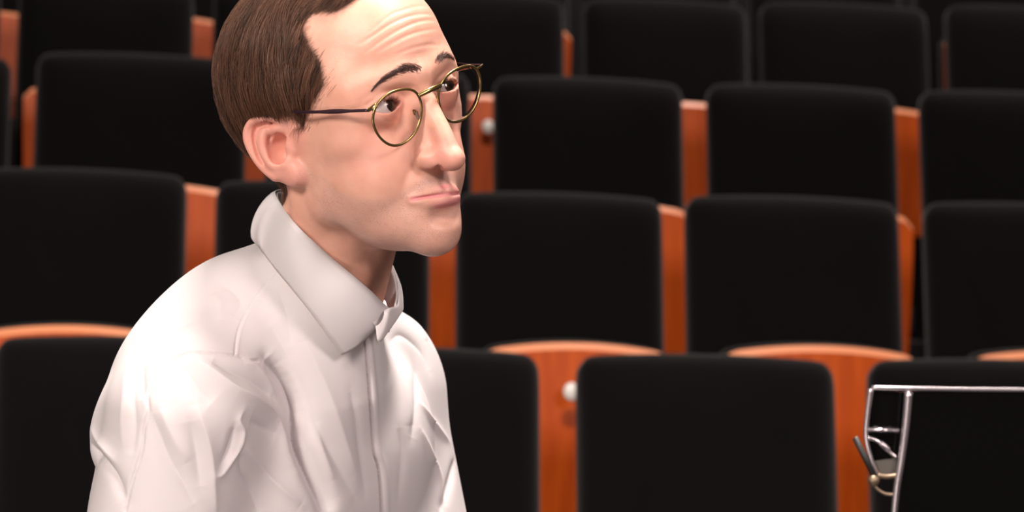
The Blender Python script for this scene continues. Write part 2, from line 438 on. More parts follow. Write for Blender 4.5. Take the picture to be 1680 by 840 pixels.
def ramp(m, fac, stops):
    n = nd(m, 'ShaderNodeValToRGB'); e = n.color_ramp.elements
    e[0].position, e[0].color = stops[0][0], (*stops[0][1], 1); e[1].position, e[1].color = stops[-1][0], (*stops[-1][1], 1)
    for p_, c in stops[1:-1]:
        q = e.new(p_); q.color = (*c, 1)
    lk(m, fac, n.inputs[0]); return n.outputs[0]
def bump(m, h, strength, dist, to=None):
    n = nd(m, 'ShaderNodeBump'); n.inputs['Strength'].default_value = strength; n.inputs['Distance'].default_value = dist
    lk(m, h, n.inputs['Height']); lk(m, n.outputs[0], (to or bsdf(m)).inputs['Normal']); return n
def mat_skin():
    m = new_mat('skin', (0.75, 0.42, 0.32), 0.46)
    b = bsdf(m); b.inputs['Subsurface Weight'].default_value = 0.22; b.inputs['Subsurface Radius'].default_value = (1.0, 0.35, 0.2)
    b.inputs['Subsurface Scale'].default_value = 0.005; b.inputs['Specular IOR Level'].default_value = 0.38
    base = ramp(m, noise(m, 60, 4), [(0.3, SKIN_A), (0.7, SKIN_B)])
    c = mixc(m, attr_node(m, 'flush'), base, SKIN_F)
    vo = nd(m, 'ShaderNodeTexVoronoi'); vo.inputs['Scale'].default_value = 1350; lk(m, nd(m, 'ShaderNodeTexCoord').outputs['Object'], vo.inputs['Vector'])
    dots = mathn(m, 'MULTIPLY', mathn(m, 'LESS_THAN', vo.outputs['Distance'], 0.30), ramp(m, noise(m, 160, 2), [(0.38, (0, 0, 0)), (0.58, (1, 1, 1))]))
    be = attr_node(m, 'beard')
    c = mixc(m, mathn(m, 'MULTIPLY', be, 0.24), c, (0.38, 0.28, 0.265))
    c = mixc(m, mathn(m, 'MULTIPLY', mathn(m, 'MULTIPLY', dots, be), 0.42), c, (0.10, 0.06, 0.05))
    c = mixc(m, mathn(m, 'MULTIPLY', attr_node(m, 'lip'), 0.9), c, (0.72, 0.26, 0.27))
    c = mixc(m, attr_node(m, 'scalp'), c, (0.055, 0.028, 0.018))
    lk(m, c, b.inputs['Base Color'])
    h = mathn(m, 'ADD', noise(m, 900, 3), mathn(m, 'MULTIPLY', noise(m, 250, 3), 1.2))
    bump(m, h, 0.2, 0.0005)
    return m
SKIN_A = (0.76, 0.385, 0.28); SKIN_B = (0.83, 0.46, 0.35); SKIN_F = (0.80, 0.34, 0.28)
M_SKIN = mat_skin()
TYAW = math.radians(61); LEAN = math.radians(20)
_f = np.array([math.sin(TYAW), -math.cos(TYAW), 0]); _r = np.cross(_f, [0, 0, 1.0])
_u = np.array([0, 0, 1.0])*math.cos(LEAN)+_f*math.sin(LEAN); _f2 = np.cross(_u, _r)
TR = np.column_stack([_r, _f2, _u]); TT = P(530, 548, 2.035)
def t2w(p): return np.asarray(p, float)*0.001 @ TR.T + TT
def w2t(p): return (np.asarray(p, float)-TT) @ TR * 1000.0
TC = w2t(CO)
def tray(px, py):
    d = w2t(P(px, py, 1.0))-TC; return d/np.linalg.norm(d)
NEAR_ARM = [(128, -20, -84), (142, 34, -330), (100, 250, -375)]
FAR_ARM = [(-160, -12, -70), (-176, 118, -290), (-130, 310, -310)]

def build_hand(s, W, D):
    """forearm end, palm, thumb and four unequal, gently bent fingers (torso space)"""
    W = np.array(W, float); D = np.array(D, float); D /= np.linalg.norm(D); up = np.array([0, 0, 1.0]); X_ = np.cross(D, up); X_ /= np.linalg.norm(X_); U = np.cross(X_, D)
    def L(x, y, z): return W+X_*x+D*y+U*z
    v = Vol(W-150, W+np.array([150, 250, 120]), 2.0)
    v.add(cap(L(0, -110, 0), L(0, 8, 0), 31, 24), 4); v.add(cap(L(0, 8, 0), L(-2*s, 60, -4), 22, 25), 14)
    for x in (-26, -9, 9, 26): v.add(cap(L(x*0.6, 20, 0), L(x, 82, -2), 12, 10), 10)
    for x, l, b in ((-27*s, 0.78, 5), (-9*s, 0.97, 2), (9*s, 1.05, 0), (27*s, 0.95, -2)):
        a = L(x, 86, -2); p1 = L(x*1.12, 86+42*l, 2); p2 = L(x*1.15, 86+64*l, -16*l); p3 = L(x*1.15, 86+76*l, -36*l)
        v.add(cap(a, p1, 9.5, 8.8), 3); v.add(cap(p1, p2, 8.8, 7.8), 2); v.add(cap(p2, p3, 7.8, 6.6), 2)
    a, b, c, d = L(20*-s*-1, 22, -8), L(44*s, 52, -14), L(54*s, 82, -16), L(52*s, 104, -20)
    v.add(cap(a, b, 15, 12), 8); v.add(cap(b, c, 11.5, 9.8), 3); v.add(cap(c, d, 9.8, 8), 3)
    V, Q = v.extract(); return relax(V, Q, 2), Q
HANDS = [build_hand(-1, NEAR_ARM[2], (-0.15, 1, -0.22)), build_hand(1, FAR_ARM[2], (0.15, 1, -0.22))]
me = mesh_from('body', h2w(HV), HQ)
for n_, a_ in (('flush', flush), ('beard', smooth_attr(beard, 6)), ('lip', smooth_attr(lip, 1)), ('scalp', scalp_s)): set_color_attr(me, n_, a_)
person = link('person', me, M_SKIN)
for hv, hq in HANDS: link('hand', mesh_from('hand', t2w(hv), hq), M_SKIN, person)
tag(person, 'man in a white collared shirt and round glasses, brows raised, looking up to the right', 'person')

# eyeballs with iris, each turned to where he looks (up and past the lens)
def sphere_mesh(name, c, r, nu=48, nv=32, th0=0.0, th1=math.pi, axis=(0, 0, 1), bulge=None):
    ax = Vector(axis).normalized(); q = Vector((0, 0, 1)).rotation_difference(ax)
    V, F = [], []
    for j in range(nv+1):
        th = th0+(th1-th0)*j/nv
        for i in range(nu):
            ph = 2*math.pi*i/nu; rr = r+(bulge(th) if bulge else 0)
            p = q @ Vector((math.sin(th)*math.cos(ph), math.sin(th)*math.sin(ph), math.cos(th)))
            V.append(np.array(c)+rr*np.array(p))
    for j in range(nv):
        for i in range(nu): F.append((j*nu+i, (j+1)*nu+i, (j+1)*nu+(i+1) % nu, j*nu+(i+1) % nu))
    return V, F
M_SCLERA = new_mat('eye_white', (0.50, 0.42, 0.41), 0.15)  # greyed in the colour itself for the shade the eyes lie in
M_IRIS = new_mat('brown_iris', (0.028, 0.013, 0.008), 0.1)
M_PUPIL = new_mat('pupil', (0.004, 0.004, 0.004), 0.08)
def build_eyes():
    for s, px in ((1, (643.5, 171)), (-1, (731, 141))):
        c = warp(np.array([[s*EYX, 75.5, EYZ]]))[0]
        d = hray(*px); oc = HC-c; b = d@oc; q = b*b-(oc@oc-144.0)
        p = HC+d*(-b-math.sqrt(max(q, 0))) ; g = (p-c); g /= np.linalg.norm(g)
        if s == 1: gaze = g
        else: g = gaze*0.75+g*0.25; g /= np.linalg.norm(g)
        V, F = sphere_mesh('e', c, 12.0, axis=g)
        o = link('eyeball', mesh_from('eyeball', h2w(V), F), M_SCLERA, person)
        V, F = sphere_mesh('i', c, 12.0, nv=10, th0=0.18, th1=0.50, axis=g, bulge=lambda t: 0.05+0.35*max(0, 1-(t/0.5)**2))
        link('iris', mesh_from('iris', h2w(V), F), M_IRIS, o)
        V, F = sphere_mesh('i', c, 12.0, nv=6, th0=0.0, th1=0.182, axis=g, bulge=lambda t: 0.05+0.35*max(0, 1-(t/0.5)**2))
        link('pupil', mesh_from('pupil', h2w(V), F), M_PUPIL, o)
build_eyes()
# ------------------------------------------------------------------ hair, brows, lashes
def strands_mesh(name, paths, radii, mat, parent, tint=None, sides=3):
    """every strand a thin tapering tube, all in one mesh"""
    S = len(paths); n = paths[0].shape[0]; Pp = np.array(paths)             # S,n,3
    T = np.gradient(Pp, axis=1); T /= np.maximum(np.linalg.norm(T, axis=2), 1e-9)[..., None]
    up = RNG.normal(size=(S, 1, 3)); A = np.cross(T, up); A /= np.maximum(np.linalg.norm(A, axis=2), 1e-9)[..., None]; B = np.cross(T, A)
    R = np.array(radii)                                                     # S,n
    V = []
    for k in range(sides):
        a = 2*math.pi*k/sides; V.append(Pp+(A*math.cos(a)+B*math.sin(a))*R[..., None])
    V = np.stack(V, 2).reshape(-1, 3)                                       # S,n,sides
    base = (np.arange(S)*n*sides)[:, None, None]+(np.arange(n-1)*sides)[None, :, None]+np.arange(sides)[None, None, :]
    nxt = (np.arange(S)*n*sides)[:, None, None]+(np.arange(n-1)*sides)[None, :, None]+((np.arange(sides)+1) % sides)[None, None, :]
    F = np.stack([base, nxt, nxt+sides, base+sides], -1).reshape(-1, 4)
    me = mesh_from(name, h2w(V), F)
    if tint is not None: set_color_attr(me, 'tint', np.repeat(tint, n*sides))
    set_color_attr(me, 'along', np.tile(np.repeat(np.linspace(0, 1, n), sides), S))
    return link(name, me, mat, parent)
def mat_hair(name, dark, light, rough=0.38):
    m = new_mat(name, dark, rough); b = bsdf(m); b.inputs['Specular IOR Level'].default_value = 0.45
    c = mixc(m, attr_node(m, 'tint'), dark, light)
    lk(m, c, b.inputs['Base Color'])
    b.inputs['Sheen Weight'].default_value = 0.0
    return m
M_HAIR = mat_hair('brown_hair', (0.045, 0.020, 0.012), (0.27, 0.13, 0.078))
M_BROW = mat_hair('dark_brow_hair', (0.04, 0.021, 0.017), (0.13, 0.065, 0.05))
CR = np.array([0, -19, 36.0]); CRR = np.array([76, 99, 79.0])
def flow(p):
    """combing direction at a point of the scalp"""
    x, y, z = p; sx = 1.0 if x > -18 else -1.0
    side = np.array([0.10*sx, -0.16, -1.0])
    if y > 15: side = np.array([0, -0.45*min((y-15)/20, 1.3), -0.9])
    if y < -60: side = np.array([0, 0.10, -1.0])
    top = np.array([1.0*sx, -0.30, -0.25])
    t = float(np.clip((z-78)/26, 0, 1)); return side*(1-t)+top*t
def in1(p):
    y, z = p[1], p[2]; c = False
    if abs(p[0]) > 64 and -36 < y < 20 and z < 13: return False
    for (y1, z1), (y2, z2) in HLE:
        if (z1 > z) != (z2 > z) and y < (y2-y1)*(z-z1)/(z2-z1+1e-9)+y1: c = not c
    return c
HLE = [(HAIRLINE[i], HAIRLINE[(i+1) % len(HAIRLINE)]) for i in range(len(HAIRLINE))]
def build_hair():
    E = np.nonzero((scalp > 0.5))[0]
    # area-even roots on the scalp (the quads are all of one size)
    n = 42000
    ids = RNG.choice(E, n); roots = HV[ids]+RNG.normal(0, 0.5, (n, 3)); nor = HN[ids]
    y, z, x = roots[:, 1], roots[:, 2], np.abs(roots[:, 0])
    # clump centres
    cid = RNG.integers(0, n, n//28); from_c = roots[cid]
    clump = np.zeros(n, int)
    for a in range(0, n, 2000):
        d = ((roots[a:a+2000, None, :]-from_c[None])**2).sum(2); clump[a:a+2000] = d.argmin(1)
    crand = RNG.normal(0, 1, (len(cid), 4))
    K = 9; paths = []; rad = []; tint = []
    for i in range(n):
        p = roots[i].copy(); nn = nor[i]; c = clump[i]; cr = crand[c]
        edge = min(np.min(np.hypot(HLP[3:19, 0]-p[1], HLP[3:19, 1]-p[2])), 40.0)
        front = sstep(10, 45, p[1])
        H = (5.0+13.0*sstep(-60, 30, p[2]))*np.clip(edge/22, 0.18, 1)*(1-0.55*front)
        L = np.clip(12+edge*1.7, 14, 70)*(0.85+0.3*RNG.random())
        if p[2] < 10 and p[1] < -20: L = min(L, 34)
        d0 = None; pts = [p.copy()]; base = p.copy(); jit = RNG.normal(0, 0.06, 3)+np.array([0, cr[0]*0.10, cr[1]*0.06])
        lay = H*(0.25+0.75*RNG.random())
        lim = 4.0 if RNG.random() < 0.8 else 13.0; M_ = 14; bases = [base.copy()]; ups = [nn.copy()]; out_n = 0
        for k in range(1, M_):
            q = base
            fl = flow(q)+jit
            g = (q-CR)/CRR**2; g /= np.linalg.norm(g)
            fl = fl-g*(fl@g); fl /= np.linalg.norm(fl)
            base = q+fl*L/(M_-1)
            hit = HB.find_nearest(Vector(base)); base = np.array(hit[0])
            if not in1(base): out_n += L/(M_-1)
            if out_n > lim and k > 2: break
            up = (base-CR)/CRR**2; up /= np.linalg.norm(up)
            bases.append(base.copy()); ups.append(up)
        Lr = L*(len(bases)-1)/(M_-1)
        bb = np.array(bases); uu = np.array(ups); tq = np.linspace(0, 1, len(bases)); tk = np.linspace(0, 1, K)
        bb = np.column_stack([np.interp(tk, tq, bb[:, a]) for a in range(3)]); uu = np.column_stack([np.interp(tk, tq, uu[:, a]) for a in range(3)])
        sL = tk*Lr
        rise = lay*(1-np.exp(-sL/9.0))*(1-0.35*tk*tk)+0.5+0.9*cr[2]*tk
        pts = bb+uu*np.maximum(rise, 0.5)[:, None]
        pts[1:-1] = 0.25*pts[:-2]+0.5*pts[1:-1]+0.25*pts[2:]
        paths.append(pts); r0 = 0.12+0.06*RNG.random(); rad.append(r0*np.linspace(1, 0.35, K))
        tint.append(np.clip(0.38+0.20*cr[3]+RNG.normal(0, 0.16), 0, 1))
    # pull each strand towards its clump
    Pp = np.array(paths); S = np.linspace(0, 1, K)
    for c in range(len(cid)):
        m = np.nonzero(clump == c)[0]
        if len(m) < 3: continue
        mu = Pp[m].mean(0); w_ = (0.55*S**1.2)[None, :, None]
        Pp[m] = Pp[m]*(1-w_)+mu[None]*w_
    strands_mesh('hair', list(Pp), rad, M_HAIR, person, np.array(tint))
build_hair()
def short_hairs(name, specs, mat):
    """specs: (root, direction, length, radius, curve)"""
    paths, rad, tint = [], [], []
    for p, d, L, r0, bend in specs:
        t = np.linspace(0, 1, 5)[:, None]
        paths.append(np.asarray(p)+np.asarray(d)*L*t+np.asarray(bend)*L*t*t); rad.append(r0*np.linspace(1, 0.3, 5)); tint.append(RNG.random())
    return strands_mesh(name, paths, rad, mat, person, np.array(tint))
def brow(pxc, widths, count, flip):
    c = catmull(pxc, 24); pts = [hhit(*q) for q in c]
    specs = []
    for i in range(count):
        t = RNG.random()
        if RNG.random() > np.interp(t, [0, 0.14, 0.3, 0.75, 1], [0.15, 0.4, 1, 1, 0.6]): continue
        k = t*22; j = int(k); a, b = c[j], c[j+1]; u = k-j
        q = a*(1-u)+b*u; tang = (b-a)/np.linalg.norm(b-a); nrm = np.array([-tang[1], tang[0]])
        wd = np.interp(t, np.linspace(0, 1, len(widths)), widths); o = RNG.normal(0, 0.42)*wd
        q = q+nrm*o; h = hhit(*q)
        if h is None: continue
        q2 = q+tang*4; h2 = hhit(*q2)
        if h2 is None: h2 = h+(pts[j+1]-pts[j]) if pts[j] is not None and pts[j+1] is not None else h+np.array([1, 0, 0.])
        d = h2-h; d /= np.linalg.norm(d)+1e-9; n = (h-np.array([0, 0, 20.0])); n = np.array(HB.find_nearest(Vector(h))[1])
        up = np.array([0, 0, 1.0]); ang = np.interp(t, [0, 0.25, 1], [1.3, 0.7, 0.05])
        d = d*flip+up*ang*0.6-up*0.25*(o > 0)*1.0+n*0.30+RNG.normal(0, 0.12, 3); d /= np.linalg.norm(d)
        specs.append((h, d, RNG.uniform(3.6, 6.4)*np.interp(t, [0, 0.2, 1], [0.8, 1, 0.8]), 0.12, -0.25*n))
    return specs
near_b = brow([(693, 115), (679, 112), (660, 114), (640, 124), (624, 134), (610, 148)], [7.5, 9.0, 8.0, 5.5, 3, 1.2], 1500, 1)
short_hairs('eyebrow', near_b, M_BROW)
far_b = brow([(713, 104), (722, 96), (730, 91), (738, 92), (745, 97)], [5, 7, 6, 4, 2.0], 560, 1)
short_hairs('eyebrow', far_b, M_BROW)
def lashes(s):
    c = warp(np.array([[s*EYX, 75.5, EYZ]]))[0]; specs = []
    for i in range(90):
        tt = RNG.uniform(-0.9, 1.0); up = RNG.random() < 0.72
        z = (0.3+(5.3 if s > 0 else 4.4)*(1-abs(tt+0.05)**2.3)) if up else (0.1-(4.6 if s > 0 else 3.4)*(1-abs(tt-0.05)**2))
        x = tt*13.0; yy = math.sqrt(max(13.9**2-x*x-z*z, 0))
        p = c+np.array([s*x, yy, z]); d = np.array([s*x*0.05, 0.8, 0.55 if up else -0.5])+RNG.normal(0, 0.1, 3); d /= np.linalg.norm(d)
        specs.append((p, d, RNG.uniform(2.5, 4.2) if up else RNG.uniform(1.2, 2.0), 0.12 if up else 0.06, np.array([0, 0, 0.15 if up else -0.05])))
    short_hairs('eyelashes', specs, M_BROW)
lashes(1); lashes(-1)

def fringe():
    # fine sparse hairs that soften the temple, forehead and sideburn edges
    specs = []; segs = HLP[0:12]
    for i in range(2600):
        k = RNG.integers(0, len(segs)-1); t = RNG.random(); yz = segs[k]*(1-t)+segs[k+1]*t; sx = RNG.choice([-1, 1])
        yz = yz+np.array([1, -0.3])*RNG.normal(0, 1)*(4.5 if 3 <= k <= 9 else 2.5)
        h = HB.ray_cast(Vector((sx*120, yz[0], yz[1])), Vector((-sx, 0, 0)))
        if h[0] is None: continue
        p = np.array(h[0]); n = np.array(h[1]); fl = flow(p)*np.array([1, 1, 1.0])+np.array([0, -0.5, 0]); fl = fl-n*(fl@n); fl /= np.linalg.norm(fl)+1e-9
        d = fl+n*0.22+RNG.normal(0, 0.12, 3); d /= np.linalg.norm(d)
        specs.append((p-n*0.3, d, RNG.uniform(6, 15), 0.085, -0.25*n))
    short_hairs('hair', specs, M_HAIR)
fringe()

# ------------------------------------------------------------------ eyeglasses
def tube_mesh(name, pts, r, mat, parent, closed=False, sides=10, flat=None):
    """round or oval bar along a path (world metres)"""
    pts = np.asarray(pts, float); n = len(pts)
    T = (np.roll(pts, -1, 0)-np.roll(pts, 1, 0)) if closed else np.gradient(pts, axis=0)
    T /= np.linalg.norm(T, axis=1)[:, None]
    ref = np.array(flat if flat is not None else (0.13, 0.21, 0.97), float)
    A = np.cross(T, ref); A /= np.linalg.norm(A, axis=1)[:, None]; B = np.cross(A, T)
    r = np.broadcast_to(np.asarray(r, float), (n,) if np.ndim(r) < 2 else (n, 2))
    ra, rb = (r[:, 0], r[:, 1]) if r.ndim == 2 else (r, r)
    V = []
    for i in range(n):
        for k in range(sides):
            a = 2*math.pi*k/sides; V.append(pts[i]+A[i]*math.cos(a)*ra[i]+B[i]*math.sin(a)*rb[i])
    F = []
    for i in range(n if closed else n-1):
        for k in range(sides):
            j = (i+1) % n; F.append((i*sides+k, i*sides+(k+1) % sides, j*sides+(k+1) % sides, j*sides+k))
    if not closed: F.append(tuple(range(sides))[::-1]); F.append(tuple((n-1)*sides+k for k in range(sides)))
    return link(name, mesh_from(name, V, F), mat, parent)
M_GOLD = new_mat('olive_gold_metal', (0.31, 0.215, 0.085), 0.26, 0.9)
M_TEMPLE = new_mat('dark_purple_brown_temple', (0.045, 0.022, 0.032), 0.3, 0.5)
M_LENS = new_mat('lens_glass', (1, 1, 1), 0.0, 0.0, Transmission_Weight=1.0, IOR=1.08)
def hit_plane(px, py, o, n):
    d = hray(px, py); t = ((o-HC)@n)/(d@n); return HC+d*t
def build_glasses():
    root = empty('eyeglasses', tuple(h2w((0, 100, -3))))
    inv = Matrix.Translation(root.location).inverted()
    tag(root, 'round olive gold wire-rimmed eyeglasses with thin dark temples on the man\'s nose', 'glasses')
    def fix(o): o.matrix_parent_inverse = inv; return o
    rims = []
    for s, pts in ((1, [(612, 191), (613.5, 206), (623, 225), (642, 238.5), (662, 235), (680, 218), (691, 190), (690, 166), (681, 150), (664, 146.5), (640, 153), (620, 169)]),
                   (-1, [(719, 155), (722, 176), (731, 195), (745, 200), (762, 195), (777, 178), (787, 152), (787.5, 128), (780, 111), (766, 108), (744, 117), (726, 133)])):
        t = math.radians(9); wr = math.radians(4)*s
        n = np.array([math.sin(wr), math.cos(wr)*math.cos(t), -math.sin(t)*math.cos(wr)]); o_ = np.array([s*33.0, 100, -5])
        Q = np.array([hit_plane(*p, o_, n) for p in pts]); c = Q.mean(0)
        Q = np.vstack([Q[-2:], Q, Q[:3]]); ring = catmull(Q, (len(Q)-1)*6+1)[12:12+72]
        rad = np.linalg.norm(ring-c, axis=1); sm = rad.copy()
        for _ in range(6): sm = 0.5*sm+0.25*np.roll(sm, 1)+0.25*np.roll(sm, -1)
        ring = c+(ring-c)*(sm/rad)[:, None]
        rims.append((s, c, n, ring))
        rim = fix(tube_mesh('rim', h2w(ring), np.tile([[0.00112, 0.0009]], (72, 1)), M_GOLD, root, closed=True, flat=HR @ n))
        # lens: a thin meniscus
        V = []; F = []; rings = 8
        for side in (0, 1):
            for k in range(rings+1):
                f = k/rings
                for q in ring:
                    p = c+(q-c)*f*0.985+n*(2.2*(1-f*f)+(0.9 if side == 0 else -0.9)*0.5-0.6); V.append(h2w(p))
        m_ = len(ring)
        for side in (0, 1):
            b0 = side*(rings+1)*m_
            for k in range(rings):
                for i in range(m_):
                    f4 = (b0+k*m_+i, b0+(k+1)*m_+i, b0+(k+1)*m_+(i+1) % m_, b0+k*m_+(i+1) % m_)
                    F.append(f4 if side == 0 else f4[::-1])
        for i in range(m_):
            a = rings*m_+i; b = rings*m_+(i+1) % m_; o2 = (rings+1)*m_
            F.append((a, a+o2, b+o2, b))
        lm = mesh_from('lens', V, F); bm = bmesh.new(); bm.from_mesh(lm); bmesh.ops.remove_doubles(bm, verts=bm.verts, dist=1e-6)
        bmesh.ops.recalc_face_normals(bm, faces=bm.faces[:]); bm.to_mesh(lm); bm.free()
        ln = link('lens', lm, M_LENS, root); fix(ln)
    # bridge
    def rimpt(i, px, py):
        s, c, n, ring = rims[i]; d = [np.hypot(*(np.array(PX(h2w(q)))-(px, py))) for q in ring]; return ring[int(np.argmin(d))]
    a = rimpt(0, 688, 156); b = rimpt(1, 723, 141); ab = (b-a)/4
    br = catmull([a, a+ab+np.array([0, 1.6, 0.3]), a+2*ab+np.array([0, 2.4, 0.5]), a+3*ab+np.array([0, 1.8, 0.3]), b], 20)
    fix(tube_mesh('bridge', h2w(br), np.tile([[0.0013, 0.0020]], (20, 1)), M_GOLD, root))
    # nose pads on thin arms
    for i, s in ((0, 1), (1, -1)):
        ctr = rims[i][1]; a = ctr+np.array([-s*20.5, -1, 0]); pad = np.array([s*11.5, 93.5, a[2]-3])
        arm = fix(tube_mesh('pad_arm', h2w(catmull([a, a+np.array([0, -5, 2]), pad+np.array([s*1.5, 0, 1])], 10)), 0.0005, M_GOLD, root))
        me = bpy.data.meshes.new('nose_pad'); bm = bmesh.new(); bmesh.ops.create_uvsphere(bm, u_segments=16, v_segments=10, radius=1)
        for v in bm.verts:
            q = np.array([v.co.x*1.1, v.co.y*2.6, v.co.z*5.2]); v.co = Vector(h2w(pad+q))
        bm.to_mesh(me); bm.free(); o = link('nose_pad', me, new_mat('clear_pad', (0.7, 0.55, 0.5), 0.2, Transmission_Weight=0.6), root); fix(o)
    # hinges and temples
    for i, s in ((0, 1), (1, -1)):
        if s == 1:
            h0 = rimpt(0, 617, 174); h1 = hit_plane(604, 181, np.array([60.0, 92, 0]), np.array([0.3, 0.95, 0])); e = np.array([73.5, 24, 0.0])
            t1 = hit_plane(497, 184, np.array([75.0, 20, 0]), np.array([1.0, 0, 0]))
        else:
            h0 = rimpt(1, 781, 112); h1 = hit_plane(792, 106, np.array([-56.0, 94, 0]), np.array([0, 1.0, 0]))
            t1 = hit_plane(742, 105.5, np.array([-72.0, 40, 0]), np.array([1.0, 0, 0]))
        cap_ = catmull([h0, (h0+h1)/2+np.array([s*0.5, 0.8, 0]), h1], 10)
        fix(tube_mesh('end_piece', h2w(cap_), np.tile([[0.0010, 0.0022]], (10, 1))*np.linspace(1.0, 0.8, 10)[:, None]*(1.0 if s > 0 else 0.55), M_GOLD, root))
        tip = np.array([s*74.5, 2, 15.0]); hook = np.array([s*72.5, -30, 2.0])
        tp = catmull([h1, (h1+t1)/2+np.array([s*1.0, 0, 0]), t1, tip, hook], 48)
        tr = np.tile([[0.0007, 0.0013 if s > 0 else 0.0006]], (48, 1)); tr[6:18, 1] += 0.0007*(s > 0)*np.sin(np.linspace(0, math.pi, 12))
        fix(tube_mesh('temple', h2w(tp), tr, M_TEMPLE, root))
    return root
glasses = build_glasses()
# ------------------------------------------------------------------ torso: white shirt (torso space in millimetres: x to his right, y forward, z up along the leaning spine)
def build_shirt():
    v = Vol((-270, -190, -560), (300, 360, 70), 2.4)
    v.add(ell((0, -12, -210), (138, 112, 220)), 1)
    v.add(ell((0, -50, -130), (132, 84, 150)), 40)
    v.add(ell((0, 6, -430), (150, 118, 150)), 50)
    v.add(cap((0, -34, 0), (0, -30, -80), 70, 90), 30)
    for s in (-1, 1):
        v.add(cap((s*36, -40, 4), (s*(106 if s > 0 else 150), -28, -48 if s > 0 else -38), 44, 44 if s > 0 else 50), 30)
    v.add(ell((124, -26, -80), (48, 56, 60)), 30)
    v.add(ell((-80, 26, -110), (70, 62, 90)), 40)
    v.add(ell((58, -62, 4), (34, 30, 34)), 26)
    v.add(ell((50, -78, -70), (80, 50, 80)), 40)
    v.add(ell((-160, -24, -72), (48, 54, 58)), 30)
    for A, r in ((NEAR_ARM, (60, 66, 44)), (FAR_ARM, (52, 60, 42))):
        v.add(cap(A[0], A[1], r[0], r[1]), 22); v.add(cap(A[1], A[2], r[1]-4, r[2]), 16)
    a = w2t(h2w((20, -66, -130))); b = w2t(h2w((26, -104, -205)))
    v.add(cap(a, b, 42, 62), 22)
    v.add(ell(w2t(P(186, 704, 1.975)), (14, 14, 26)), 26)
    V, Q = v.extract()
    return relax(V, Q, 3, 0.5), Q
_t0 = _t.time()
SV, SQ = build_shirt(); SB = bvh_of(SV, SQ)
SV, SQ = subdivide(SV, SQ); SV = relax(SV, SQ, 2, 0.5); SN = vert_normals(SV, SQ)
print('shirt', len(SV), _t.time()-_t0)
def thit(px, py):
    r = SB.ray_cast(Vector(TC), Vector(tray(px, py)))
    return None if r[0] is None else np.array(r[0])

def sstroke(px, width, depth, n=20, taper=True, pw=1.25):
    p = [thit(*q) for q in catmull(px, n)[:, :2]]; p = np.array([q for q in p if q is not None])
    if len(p) > 1: carve(SV, SN, p, width, depth, taper, pw)
FOLDS = [
 # path, width mm, height mm (negative = valley)
 ([(437, 587), (455, 606), (471, 630), (484, 664), (490, 700), (495, 735), (510, 771), (529, 815), (538, 850)], 7.5, -19),
 ([(476, 640), (490, 682), (500, 722), (516, 767), (536, 815), (545, 850)], 7, -13),
 ([(452, 598), (478, 640), (500, 700), (520, 760), (548, 830)], 12, 5),
 ([(317, 587), (350, 610), (383, 636), (411, 651), (440, 672), (462, 700), (478, 730), (492, 770)], 8, 5),
 ([(347, 592), (375, 604), (411, 621), (446, 651)], 7, -5),
 ([(398, 593), (420, 602), (440, 625), (455, 655)], 5, 2.5),
 ([(300, 600), (330, 640), (350, 660)], 10, -3),
 ([(400, 672), (392, 690), (399, 708), (392, 735), (381, 754), (364, 778), (352, 782)], 3.5, 2.6),
 ([(410, 690), (430, 700), (455, 712)], 8, -3.5),
 ([(385, 700), (376, 735), (362, 762)], 4, -3),
 ([(398, 728), (415, 754), (437, 780), (465, 805), (495, 830)], 6, 4),
 ([(394, 745), (400, 775), (415, 806), (425, 845)], 6, -4),
 ([(322, 660), (330, 690), (340, 720), (347, 760), (350, 800), (354, 845)], 7, 3.5),
 ([(312, 690), (322, 740), (330, 800)], 7, -3),
 ([(248, 677), (262, 715), (278, 754), (300, 790), (320, 830)], 7, -3.2),
 ([(262, 670), (285, 720), (310, 760)], 8, 2.5),
 ([(236, 590), (233, 620), (236, 655)], 5, -2.2),
 ([(206, 600), (204, 640), (200, 690), (203, 740)], 9, 1.4),
 ([(222, 600), (219, 650), (222, 700), (216, 750)], 6, -1.4),
 ([(139, 711), (152, 735), (171, 758), (190, 785), (206, 820)], 5, -5),
 ([(150, 705), (170, 735), (190, 760)], 6, 3),
 ([(441, 531), (470, 580), (506, 660), (530, 720), (548, 754), (583, 818)], 9, -3),
 ([(497, 557), (520, 600), (545, 660), (565, 720), (585, 780)], 9, 2.5),
 ([(520, 690), (530, 740), (548, 790)], 6, 2.2),
 ([(575, 640), (585, 690), (592, 750), (600, 810)], 6, -2),
 ([(640, 590), (655, 630), (668, 668), (672, 700)], 8, 3),
 ([(681, 610), (683, 668), (676, 720)], 6, -2.5),
 ([(685, 655), (705, 685), (737, 725)], 4, 2.6),
 ([(690, 703), (705, 740), (722, 785), (730, 830)], 4, 2.8),
 ([(655, 700), (660, 750), (655, 820)], 6, -2.2),
 ([(640, 560), (660, 550), (690, 575), (705, 610)], 5, -2.0),
 ([(663, 500), (680, 520), (700, 560)], 5, 1.6),
 ([(722, 840), (733, 810), (742, 780), (746, 756)], 5, -5),
 ([(365, 470), (385, 480), (395, 500), (380, 520)], 6, -1.6),
 ([(350, 480), (362, 500), (360, 525)], 7, 1.5),
 ([(260, 560), (285, 540), (320, 525)], 8, -1.0),
 ([(455, 470), (470, 520), (480, 570)], 8, -2.0),
]
for p_, w_, d_ in FOLDS: sstroke(p_, w_*0.82, d_*1.15)
